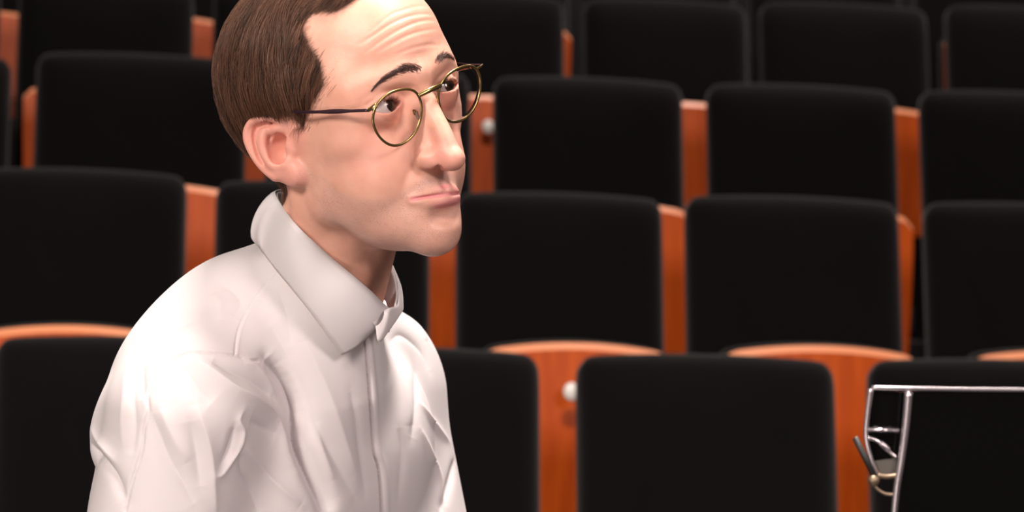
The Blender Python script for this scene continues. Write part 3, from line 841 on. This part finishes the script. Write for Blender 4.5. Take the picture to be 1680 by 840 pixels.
# seams: a stitched step along yoke, armhole and placket
SEAMS = [([(453, 448), (437, 468), (412, 504), (398, 532), (392, 557), (389, 582)], 1.3, 0.35),
 ([(449, 450), (433, 470), (408, 506), (394, 534), (388, 557), (385, 582)], 0.9, -1.1),
 ([(437, 587), (410, 592), (386, 583), (343, 579), (304, 581), (278, 598), (253, 626), (242, 651), (244, 673), (236, 703), (233, 737), (223, 771), (212, 806), (205, 840)], 1.1, -2.2),
 ([(386, 580), (343, 575), (302, 577), (274, 594), (248, 624), (236, 651), (238, 673), (229, 703), (226, 737), (216, 771), (205, 806)], 2.4, 0.45),
 ([(600, 548), (603, 590), (607, 640), (611, 700), (614, 740), (621, 765), (625, 800), (627, 850)], 1.3, -7.0),
 ([(606, 560), (610, 600), (614, 640), (618, 700), (622, 740), (630, 765), (633, 800), (635, 850)], 4.0, 1.6)]
for p_, w_, d_ in SEAMS: sstroke(p_, w_, d_, n=60, taper=False, pw=2)
SN = vert_normals(SV, SQ)
def mat_shirt():
    m = new_mat('white_cotton', (0.70, 0.655, 0.665), 0.7); b = bsdf(m)
    b.inputs['Sheen Weight'].default_value = 0.08; b.inputs['Specular IOR Level'].default_value = 0.3
    b.inputs['Subsurface Weight'].default_value = 0.08; b.inputs['Subsurface Scale'].default_value = 0.01
    wv = noise(m, 1400, 2); bump(m, wv, 0.15, 0.0004)
    return m
M_SHIRT = mat_shirt()
shirt = link('shirt', mesh_from('shirt', t2w(SV), SQ), M_SHIRT, person)

# collar: a folded leaf standing round the neck, open at the throat
YC = float((MC.T @ (h2w((16, -62, -120))-CO))[1])
def cp(px, py, r, back=False):
    c = np.clip((px-551)/(r*2.03*0.98), -1, 1); return P(px, py, YC+(1 if back else -1)*r*0.001*math.sqrt(max(1-c*c, 0)))
def leaf(name, top, bot, puff, n=40, m=10, thick=0.0014, parent=None):
    A = catmull(top, n); B = catmull(bot, n); V = []; F = []
    cen = P(551, 430, YC)
    for i in range(n):
        for j in range(m):
            t = j/(m-1); p = A[i]*(1-t)+B[i]*t; d = p-cen; d /= np.linalg.norm(d)
            V.append(p+d*puff*math.sin(math.pi*min(t*1.0, 1))**0.8)
    for i in range(n-1):
        for j in range(m-1): F.append((i*m+j, i*m+j+1, (i+1)*m+j+1, (i+1)*m+j))
    o = link(name, mesh_from(name, V, F), M_SHIRT, parent or shirt)
    md = o.modifiers.new('thick', 'SOLIDIFY'); md.thickness = thick; md.offset = 0
    return o
def onshirt(px, py, lift=0.006):
    h = thit(px, py); q = t2w(h) if h is not None else P(px, py, YC-0.05)
    d = CO-q; return q+d/np.linalg.norm(d)*lift
RT = 52
def onneck(px, py, r, lift=0.005):
    h = hhit(px, py); q = cp(px, py, r)
    if h is None: return q
    a = h2w(h); d = CO-a; a = a+d/np.linalg.norm(d)*lift
    return a if np.linalg.norm(a-CO) < np.linalg.norm(q-CO) else q
fold_near = [cp(500, 318, RT, True), cp(470, 312, RT, True), cp(452, 315, RT), onneck(462, 336, RT), onneck(484, 366, RT), onneck(509, 391, RT+3), onneck(544, 423, RT+5), onneck(580, 453, RT+6), onneck(609, 478, RT+5), onneck(628, 497, RT+3), cp(638, 505, RT)]
out_near = [cp(480, 372, 85, True), cp(440, 376, 74, True), P(413, 388, YC-0.01), onshirt(432, 414), onshirt(454, 443, 0.010), onshirt(478, 472, 0.013), onshirt(501, 501, 0.015), onshirt(520, 526, 0.015), onshirt(536, 549, 0.014), onshirt(550, 568, 0.012), onshirt(560, 582, 0.010)]
leaf('collar', fold_near, out_near, 0.006)
# the front edge of the leaf, from its point back up to the throat
e0, e1 = out_near[-1], fold_near[-1]
stand_in = [q+(P(551, 470, YC)-q)*0.10+np.array([0, 0, -0.022]) for q in fold_near]
leaf('collar_stand', [q+(P(551, 440, YC)-q)*0.02 for q in fold_near], stand_in, 0.0)
fold_far = [P(630, 511, YC-0.040), P(639, 505, YC-0.036), P(651, 501, YC-0.010), cp(653, 482, RT, True), cp(650, 455, RT, True), cp(630, 410, RT, True), cp(590, 350, RT, True), cp(540, 320, RT, True), cp(500, 318, RT, True)]
out_far = [P(616, 535, YC-0.052), P(623, 560, YC-0.052), P(654, 515, YC-0.010), P(658, 505, YC+0.03), P(654, 480, YC+0.07), P(640, 470, YC+0.09), P(590, 410, YC+0.10), P(540, 380, YC+0.10), P(480, 372, YC+0.075)]
leaf('collar', fold_far, out_far, 0.003)
fold_far = fold_far[2:]
stand_far = [q+(P(551, 470, YC)-q)*0.12+np.array([0, 0, -0.024]) for q in fold_far]
leaf('collar_stand', [q+(P(551, 440, YC)-q)*0.02 for q in fold_far], stand_far, 0.0)
# ------------------------------------------------------------------ the auditorium behind him
ROW_YAW = 0.173; D1 = 4.395; ROW_D = 0.855; H1 = -0.08+CAM_Z; STEP = 0.337
RU = np.array([math.cos(ROW_YAW), math.sin(ROW_YAW), 0]); RN = np.array([-math.sin(ROW_YAW), math.cos(ROW_YAW), 0])
def row_hit(i, px, py):
    """point of row i's backrest plane seen at a pixel"""
    d = P(px, py, 1.0)-CO; o = np.array([0, D1, CAM_Z])+RN*ROW_D*i
    return CO+d*(((o-CO)@RN)/(d@RN))
M_FABRIC = new_mat('black_seat_fabric', (0.005, 0.0046, 0.0046), 0.85)
bsdf(M_FABRIC).inputs['Sheen Weight'].default_value = 0.13; bsdf(M_FABRIC).inputs['Sheen Roughness'].default_value = 0.5
bsdf(M_FABRIC).inputs['Specular IOR Level'].default_value = 0.05
lk(M_FABRIC, ramp(M_FABRIC, noise(M_FABRIC, 5, 4), [(0.3, (0.0012, 0.001, 0.001)), (0.75, (0.0022, 0.0019, 0.0019))]), bsdf(M_FABRIC).inputs['Base Color'])
bump(M_FABRIC, noise(M_FABRIC, 900, 2), 0.3, 0.001)
M_WOOD = new_mat('orange_beech_ply', (0.5, 0.12, 0.02), 0.42, Specular_IOR_Level=0.25)
_mp = nd(M_WOOD, 'ShaderNodeMapping'); _mp.inputs['Scale'].default_value = (30, 30, 2.5); lk(M_WOOD, nd(M_WOOD, 'ShaderNodeTexCoord').outputs['Object'], _mp.inputs['Vector'])
lk(M_WOOD, ramp(M_WOOD, noise(M_WOOD, 1.6, 5, _mp.outputs[0]), [(0.3, (0.40, 0.054, 0.003)), (0.7, (0.52, 0.082, 0.005))]), bsdf(M_WOOD).inputs['Base Color'])
M_PLY = new_mat('lit_ply_edge', (0.72, 0.27, 0.13), 0.4)  # ply rim coloured paler to carry the bright band of top light
M_STEEL = new_mat('dark_grey_steel', (0.05, 0.05, 0.05), 0.5, 0.6)
M_PLATE = new_mat('white_seat_plate', (0.75, 0.73, 0.68), 0.4)
M_CARPET = new_mat('black_carpet', (0.006, 0.0055, 0.0055), 0.95)
def pad(w, h, t, arch=0.0, ex=10, nx=26, nz=22, puff=0.0, taper=0.0):
    """upholstered slab: soft edges, arched top; x across, z up from 0, front towards -y"""
    V, F = [], []
    for side in (-1, 1):
        for j in range(nz+1):
            for i in range(nx+1):
                u = -math.cos(math.pi*i/nx); v = -math.cos(math.pi*j/nz)
                e = (max(0, 1-abs(u)**ex)**0.45)*(max(0, 1-abs(v)**ex)**0.45)
                rc = 1-0.5*(abs(u)**24)*(abs(v)**24)*0.14
                x = u*w/2*rc*(1-taper*(1-v)/2); z = h/2+v*h/2*rc+(arch*(1-u*u)*max(v, 0) if v > 0 else 0)
                V.append((x, side*(t/2*e+(puff*(1-u*u)*(1-v*v) if side < 0 else 0)), z))
    n = (nx+1)*(nz+1)
    for s_ in (0, 1):
        for j in range(nz):
            for i in range(nx):
                a = s_*n+j*(nx+1)+i; q = (a, a+1, a+nx+2, a+nx+1); F.append(q if s_ == 0 else q[::-1])
    return V, F
def xf(V, rx=0.0, off=(0, 0, 0)):
    c, s = math.cos(rx), math.sin(rx); return [(x+off[0], y*c-z*s+off[1], y*s+z*c+off[2]) for x, y, z in V]
def weld(o):
    bm = bmesh.new(); bm.from_mesh(o.data); bmesh.ops.remove_doubles(bm, verts=bm.verts, dist=1e-5); bm.to_mesh(o.data); bm.free()
    o.data.polygons.foreach_set('use_smooth', [True]*len(o.data.polygons)); return o
def box_mesh(name, lo, hi, mat, parent=None, bev=0.003):
    bm = bmesh.new(); bmesh.ops.create_cube(bm, size=1)
    for v in bm.verts: v.co = Vector([(lo[k]+hi[k])/2+v.co[k]*(hi[k]-lo[k]) for k in range(3)])
    if bev: bmesh.ops.bevel(bm, geom=bm.edges[:], offset=bev, segments=2, affect='EDGES', profile=0.6)
    me = bpy.data.meshes.new(name); bm.to_mesh(me); bm.free(); return link(name, me, mat, parent, smooth=False)
def shell_mesh(w, h, t, arch):
    """plywood underside of a tipped-up seat: arched top rim with rounded corners, slightly dished"""
    n = 24; out = []
    for i in range(n+1):
        u = -1+2*i/n; x = u*w/2; rc = 0.05*max(0, abs(u)-0.86)/0.14; out.append((x, h+arch*(1-u*u)-rc*rc*8))
    V, F = [], []; m = 10
    for side in (0, 1):
        for j in range(m+1):
            for i in range(n+1):
                x, top = out[i]; v = j/m; z = (top-0.015)*j/(m-1) if j < m else top; ww = 1-0.06*(1-v)**2
                e = 0.0 if side else 0.0
                V.append((x*ww, ((0 if j < m else 0.013) if side == 0 else t)-0.012*math.cos(math.pi*x/w)*1.0, z))
    N = (m+1)*(n+1)
    for s_ in (0, 1):
        for j in range(m):
            for i in range(n):
                a = s_*N+j*(n+1)+i; q = (a, a+1, a+n+2, a+n+1); F.append(q if s_ == 0 else q[::-1])
    for i in range(n):
        a = m*(n+1)+i; F.append((a, a+1, a+1+N, a+N)); b = i; F.append((b+1, b, b+N, b+1+N))
    for j in range(m):
        a = j*(n+1); F.append((a, a+(n+1), a+(n+1)+N, a+N)); b = j*(n+1)+n; F.append((b+n+1, b, b+N, b+n+1+N))
    return V, F
SEATS = [  # per row: (left px, right px, top px) of each backrest, phrase
 [(-10, 408, 553), (468, 893, 571), (953, 1380, 583), (1435, 1868, 591)],
 [(-48, 310, 275), (356, 711, 296), (753, 1094, 315), (1131, 1484, 321), (1525, 1880, 332)],
 [(-310, 20, 82), (60, 408, 86), (440, 779, 108), (814, 1126, 125), (1166, 1477, 137), (1517, 1830, 148)],
 [(-290, 1, -35), (31, 320, -32), (352, 625, -24), (655, 930, -14), (962, 1231, -3), (1253, 1528, 3), (1559, 1830, 8)],
 [(-150, 105, -120), (128, 385, -115), (408, 662, -110), (684, 936, -105), (958, 1208, -100), (1232, 1480, -95), (1504, 1750, -90)],
]
ROWN = ['front row', 'second row', 'third row', 'fourth row', 'fifth row']
LBL = {
 (0, 0): "black theatre seat in the lower left corner, beside the man's sleeve",
 (0, 1): "front row black theatre seat directly behind the man's chest",
 (0, 2): 'front row black theatre seat right of the white plate, wooden strips both sides',
 (0, 3): 'front row black theatre seat behind the glossy music desk',
 (1, 0): 'second row black theatre seat at left edge, above the thin wooden rim',
 (1, 1): "second row black theatre seat mostly hidden behind the man's neck",
 (1, 2): "second row black theatre seat immediately right of the man's chin",
 (1, 3): 'second row black theatre seat, bordered by the black gap on its right',
 (1, 4): 'second row black theatre seat at right edge above the music desk',
 (2, 0): 'third row black theatre seat, only a thin sliver at the left edge',
 (2, 1): "third row black theatre seat left of the back of the man's hair",
 (2, 2): "third row black theatre seat hidden behind the man's face",
 (2, 3): 'third row black theatre seat just right of the eyeglasses and white plate',
 (2, 4): 'third row black theatre seat, second to the right of the eyeglasses',
 (2, 5): 'third row black theatre seat at the right edge',
 (3, 0): 'fourth row black theatre seat, barely visible in the top left corner',
 (3, 1): 'fourth row black theatre seat at top left between two orange strips',
 (3, 2): "fourth row black theatre seat hidden behind the man's hair",
 (3, 3): "fourth row black theatre seat just right of the man's forehead",
 (3, 4): "fourth row black theatre seat, second to the right of the man's forehead",
 (3, 5): "fourth row black theatre seat, third to the right of the man's forehead",
 (3, 6): 'fourth row black theatre seat in the top right corner',
}
def make_seat():
    """0.50 m wide prototype, tipped up; floor at z 0, backrest plane at y 0"""
    root = empty('theatre_seat')
    V, F = pad(0.5, 0.60, 0.085, arch=0.010, puff=0.012)
    weld(link('backrest', mesh_from('backrest', xf(V, -0.17, (0, -0.102, 0.405)), F), M_FABRIC, root))
    V, F = pad(0.44, 0.50, 0.014, arch=0.008, ex=30)
    weld(link('back_panel', mesh_from('back_panel', xf(V, -0.17, (0, -0.044, 0.42)), F), M_WOOD, root))
    V, F = shell_mesh(0.44, 0.355, 0.020, 0.020)
    sh = link('seat_shell', mesh_from('seat_shell', xf(V, -0.06, (0, -0.285, 0.303)), F), [M_WOOD, M_PLY], root, smooth=False)
    for k in range(24): sh.data.polygons[9*24+k].material_index = 1
    for k in range(24): sh.data.polygons[20*24+2*k].material_index = 1
    V, F = pad(0.43, 0.345, 0.075, arch=0.020)
    weld(link('seat_cushion', mesh_from('seat_cushion', xf(V, -0.06, (0, -0.218, 0.318)), F), M_FABRIC, root))
    for s in (-1, 1):
        box_mesh('leg', (s*0.225-0.012, -0.20, 0.0), (s*0.225+0.012, -0.12, 0.42), M_STEEL, root)
        box_mesh('hinge_bracket', (s*0.248-0.008, -0.185, 0.37), (s*0.248+0.008, -0.12, 0.43), M_STEEL, root)
    return root
seat0 = make_seat(); first = True
for i, row in enumerate(SEATS):
    for k, (xl, xr, yt) in enumerate(row):
        a = row_hit(i, xl, yt); b = row_hit(i, xr, yt); m = (a+b)/2; top = row_hit(i, (xl+xr)/2, yt)[2]
        wd = float(np.linalg.norm(b-a))
        if first: o = seat0; first = False
        else:
            o = seat0.copy(); COL.objects.link(o)
            for ch in list(seat0.children):
                c = ch.copy(); COL.objects.link(c); c.parent = o
        fl = H1-1.005+STEP*i
        o.location = (m[0]+RN[0]*0.05, m[1]+RN[1]*0.05, fl); o.rotation_euler = (0, 0, ROW_YAW)
        o.scale = (wd/0.5, 1, (top-fl)/1.005)
        lab = LBL.get((i, k))
        tag(o, lab or 'fifth row seat, only its orange underside seen between fourth row seats', 'theatre seat', 'rows of black theatre seats')
def seat_plate(i, px, py, name_label):
    # lies on the plywood underside of a seat of row i
    d = P(px, py, 1.0)-CO; o = np.array([0, D1, CAM_Z])+RN*(ROW_D*i+0.05)-RN*0.332
    q = CO+d*(((o-CO)@RN)/(d@RN))
    bm = bmesh.new(); bmesh.ops.create_cone(bm, cap_ends=True, segments=28, radius1=0.0185, radius2=0.0165, depth=0.004)
    me = bpy.data.meshes.new('seat_number_plate'); 
    for v in bm.verts: v.co = Vector((v.co.x*0.95, -v.co.z, v.co.y*1.05))
    bm.to_mesh(me); bm.free(); p_ = link('seat_number_plate', me, M_PLATE); p_.location = q; p_.rotation_euler = (-0.06, 0, ROW_YAW)
    tag(p_, name_label, 'seat number plate', 'round white seat number plates')
seat_plate(1, 938, 643, 'small round white plate on the wooden strip left of the front row middle seat')
seat_plate(3, 801, 208, 'small round white plate on the wooden strip just right of the eyeglasses')
# stepped floor
for i in range(6):
    z = H1-1.005+STEP*i; y0 = ROW_D*i-0.52 if i else -4.9; y1 = ROW_D*(i+1)-0.52
    V = []; c = np.array([0, D1, 0])
    for zz in (z-STEP-0.05, z):
        for (t, n_) in ((-4.5, y0), (4.5, y0), (4.5, y1), (-4.5, y1)):
            q = c+RU*t+RN*n_; V.append((q[0], q[1], zz))
    F = [(3, 2, 1, 0), (4, 5, 6, 7), (0, 1, 5, 4), (1, 2, 6, 5), (2, 3, 7, 6), (3, 0, 4, 7)]
    o = link('floor', mesh_from('floor', V, F), M_CARPET, smooth=False); o['kind'] = 'structure'
V = []
for t, zz in ((-4.5, -0.3), (4.5, -0.3), (4.5, 5.5), (-4.5, 5.5)):
    for n_ in (ROW_D*6-0.52, ROW_D*6-0.42):
        q = np.array([0, D1, 0])+RU*t+RN*n_; V.append((q[0], q[1], zz))
F = [(0, 2, 4, 6), (7, 5, 3, 1), (0, 1, 3, 2), (2, 3, 5, 4), (4, 5, 7, 6), (6, 7, 1, 0)]
o = link('wall_back', mesh_from('wall_back', V, F), M_CARPET, smooth=False); o['kind'] = 'structure'
FLOOR_Z = H1-1.005
# ------------------------------------------------------------------ glossy black music desk at the right
M_LACQ = new_mat('black_lacquer', (0.002, 0.002, 0.0022), 0.12)
M_EDGE = new_mat('polished_edge', (0.62, 0.57, 0.60), 0.22, 0.85)
M_BRASSY = new_mat('worn_brass_hinge', (0.30, 0.22, 0.15), 0.4, 0.7)
M_CLEAR = new_mat('smoked_acrylic', (0.30, 0.28, 0.25), 0.08, 0.0, Transmission_Weight=0.5)
DD = 2.45
def DP(px, py, dz=0.0): return P(px, py, DD+dz)
def bar(name, pts, r, mat, parent, sides=10, n=None):
    q = catmull(pts, n or max(2, 8*(len(pts)-1)+1)) if len(pts) > 2 else np.array(pts, float)
    return tube_mesh(name, q, r, mat, parent, sides=sides, flat=(0.05, 0.99, 0.1))
def prism(name, poly, depth, mat, parent, bev=0.0015):
    """a board whose face outline is given in world space, thick along the viewing depth"""
    d = MC[:, 1]*depth; V = [p for p in poly]+[p+d for p in poly]; n = len(poly)
    F = [tuple(range(n))[::-1], tuple(range(n, 2*n))]+[(i, (i+1) % n, n+(i+1) % n, n+i) for i in range(n)]
    me = mesh_from(name, V, F); bm = bmesh.new(); bm.from_mesh(me); bmesh.ops.recalc_face_normals(bm, faces=bm.faces[:])
    if bev: bmesh.ops.bevel(bm, geom=bm.edges[:], offset=bev, segments=2, affect='EDGES')
    bm.to_mesh(me); bm.free(); return link(name, me, mat, parent, smooth=False)
desk = empty('music_desk', tuple(DP(1600, 860)))
tag(desk, 'glossy black music desk with bright polished edges and a hinged side bracket', 'music desk', kind='thing')
_inv = Matrix.Translation(desk.location).inverted(); _k0 = set(bpy.data.objects)
prism('desk_panel', [DP(1494, 642), DP(1960, 640), DP(1960, 905), DP(1466, 905)], 0.018, M_LACQ, desk)
prism('side_panel', [DP(1430, 641, 0.012), DP(1488, 643, 0.012), DP(1478, 706, 0.012), DP(1422, 704, 0.012)], 0.006, M_LACQ, desk, 0.001)
prism('side_panel', [DP(1424, 710, 0.014), DP(1476, 710, 0.014), DP(1468, 779, 0.014), DP(1444, 779, 0.014), DP(1427, 745, 0.014)], 0.006, M_LACQ, desk, 0.001)
bar('top_edge', [DP(1430, 636, 0.004), DP(1490, 637.5, 0), DP(1560, 638.5), DP(1650, 639.5), DP(1960, 641)], 0.0024, M_EDGE, desk)
bar('side_edge', [DP(1491, 643, -0.002), DP(1486, 700, -0.002), DP(1478, 760, -0.002), DP(1470, 812, -0.002), DP(1462, 905, -0.002)], np.linspace(0.0042, 0.0032, 33), M_EDGE, desk)
bar('bracket_rail', [DP(1429, 638), DP(1424, 672), DP(1421, 703), DP(1422, 726), DP(1430, 755), DP(1440, 781)], np.linspace(0.0032, 0.0018, 41), M_EDGE, desk)
bar('cross_bar', [DP(1421, 704.5), DP(1475, 706.5)], 0.0019, M_EDGE, desk)
bar('cross_bar', [DP(1440, 780), DP(1456, 782), DP(1472, 780)], 0.0026, M_BRASSY, desk)
bar('curved_catch', [DP(1423, 718), DP(1438, 723), DP(1452, 733), DP(1461, 743), DP(1470, 750)], np.array([0.002]*12+[0.003]*9+[0.0018]*12), M_EDGE, desk)
prism('acrylic_stop', [DP(1434, 757, 0.004), DP(1472, 752, 0.004), DP(1470, 782, 0.004), DP(1444, 780, 0.004)], 0.006, M_CLEAR, desk, 0.001)
st = bar('prop_strut', [DP(1403, 718, -0.003), DP(1438, 788, -0.003)], 0.0033, M_STEEL, desk)
for k in range(12):
    q = DP(1403+35*k/12, 718+70*k/12, -0.005); bar('strut_notch', [q, q+MC[:, 0]*0.003+MC[:, 1]*0.001], 0.0012, M_BRASSY, st)
me = bpy.data.meshes.new('hinge_knob'); bm = bmesh.new(); bmesh.ops.create_uvsphere(bm, u_segments=20, v_segments=12, radius=0.0062)
for v in bm.verts: v.co = v.co+Vector(DP(1433, 788, -0.003))
bm.to_mesh(me); bm.free(); link('hinge_knob', me, M_BRASSY, desk)
bar('spring_arm', [DP(1433, 794), DP(1440, 803), DP(1452, 810), DP(1468, 812)], 0.0017, M_BRASSY, desk)
for o in set(bpy.data.objects)-_k0:
    if o.parent == desk: o.matrix_parent_inverse = _inv
# the piano it stands on (just below the picture)
pz = float(DP(1600, 905)[2]); px0 = float(DP(1380, 905)[0])
pc = DP(1600, 905)
piano = empty('piano', (float(pc[0])+0.1, DD, FLOOR_Z)); tag(piano, 'black piano case under the music desk, below the picture edge', 'piano')
box_mesh('case', (-0.30, -0.28, 0.62), (0.75, 0.22, pz-FLOOR_Z-0.002), M_LACQ, piano, 0.006)
for sx in (-0.26, 0.71):
    box_mesh('leg', (sx-0.03, -0.24, 0), (sx+0.03, -0.18, 0.62), M_LACQ, piano); box_mesh('leg', (sx-0.03, 0.14, 0), (sx+0.03, 0.2, 0.62), M_LACQ, piano)

# ------------------------------------------------------------------ below the picture: trousers, shoes and the bench he sits on
M_TROUSER = new_mat('black_trouser_cloth', (0.012, 0.012, 0.014), 0.8); M_LEATHER = new_mat('black_leather', (0.008, 0.008, 0.008), 0.35)
HIP = t2w((0, -10, -500)); FH = np.array([math.sin(TYAW), -math.cos(TYAW), 0]); RH = np.array([_r[0], _r[1], 0])
def wl(x, y, z): return HIP+RH*x+FH*y+np.array([0, 0, z])            # metres from the hip
def body_vol(name, prims, res, pad_, mat, parent):
    lo = np.min([p[1] for p, k in prims], 0)-pad_; hi = np.max([p[2] for p, k in prims], 0)+pad_
    v = Vol(lo, hi, res)
    for p, k in prims: v.add(p, k)
    V, Q = v.extract(); return link(name, mesh_from(name, relax(V, Q, 2), Q), mat, parent)
FZ = FLOOR_Z-float(HIP[2])
tp = [(cap(wl(-0.08, -0.02, 0.02), wl(0.08, -0.02, 0.02), 0.13, 0.13), 0.05)]
for s in (-1, 1):
    kn = wl(s*0.13, 0.42, 0.0); an = wl(s*0.12, 0.44, FZ+0.10)
    tp += [(cap(wl(s*0.09, 0, 0), kn, 0.095, 0.07), 0.05), (cap(kn, an, 0.068, 0.052), 0.03)]
body_vol('trousers', tp, 0.007, 0.03, M_TROUSER, person)
for s in (-1, 1):
    body_vol('shoe', [(cap(wl(s*0.12, 0.41, FZ+0.045), wl(s*0.13, 0.60, FZ+0.036), 0.042, 0.034), 0.02), (cap(wl(s*0.12, 0.43, FZ+0.05), wl(s*0.12, 0.44, FZ+0.11), 0.04, 0.045), 0.02)], 0.005, 0.02, M_LEATHER, person)
bench = empty('piano_bench', (float(HIP[0]), float(HIP[1]), FLOOR_Z), (0, 0, math.atan2(RH[1], RH[0])+math.pi)); tag(bench, 'black padded bench under the man, below the picture edge', 'bench')
bt = float(HIP[2])-0.165-FLOOR_Z
V, F = pad(0.62, 0.36, 0.08); weld(link('seat_pad', mesh_from('seat_pad', [(x, z-0.18, bt-0.04-y) for x, y, z in V], F), M_LEATHER, bench))
for sx in (-1, 1):
    for sy in (-1, 1): box_mesh('leg', (sx*0.27-0.02, sy*0.14-0.02, 0), (sx*0.27+0.02, sy*0.14+0.02, bt-0.07), M_LACQ, bench)
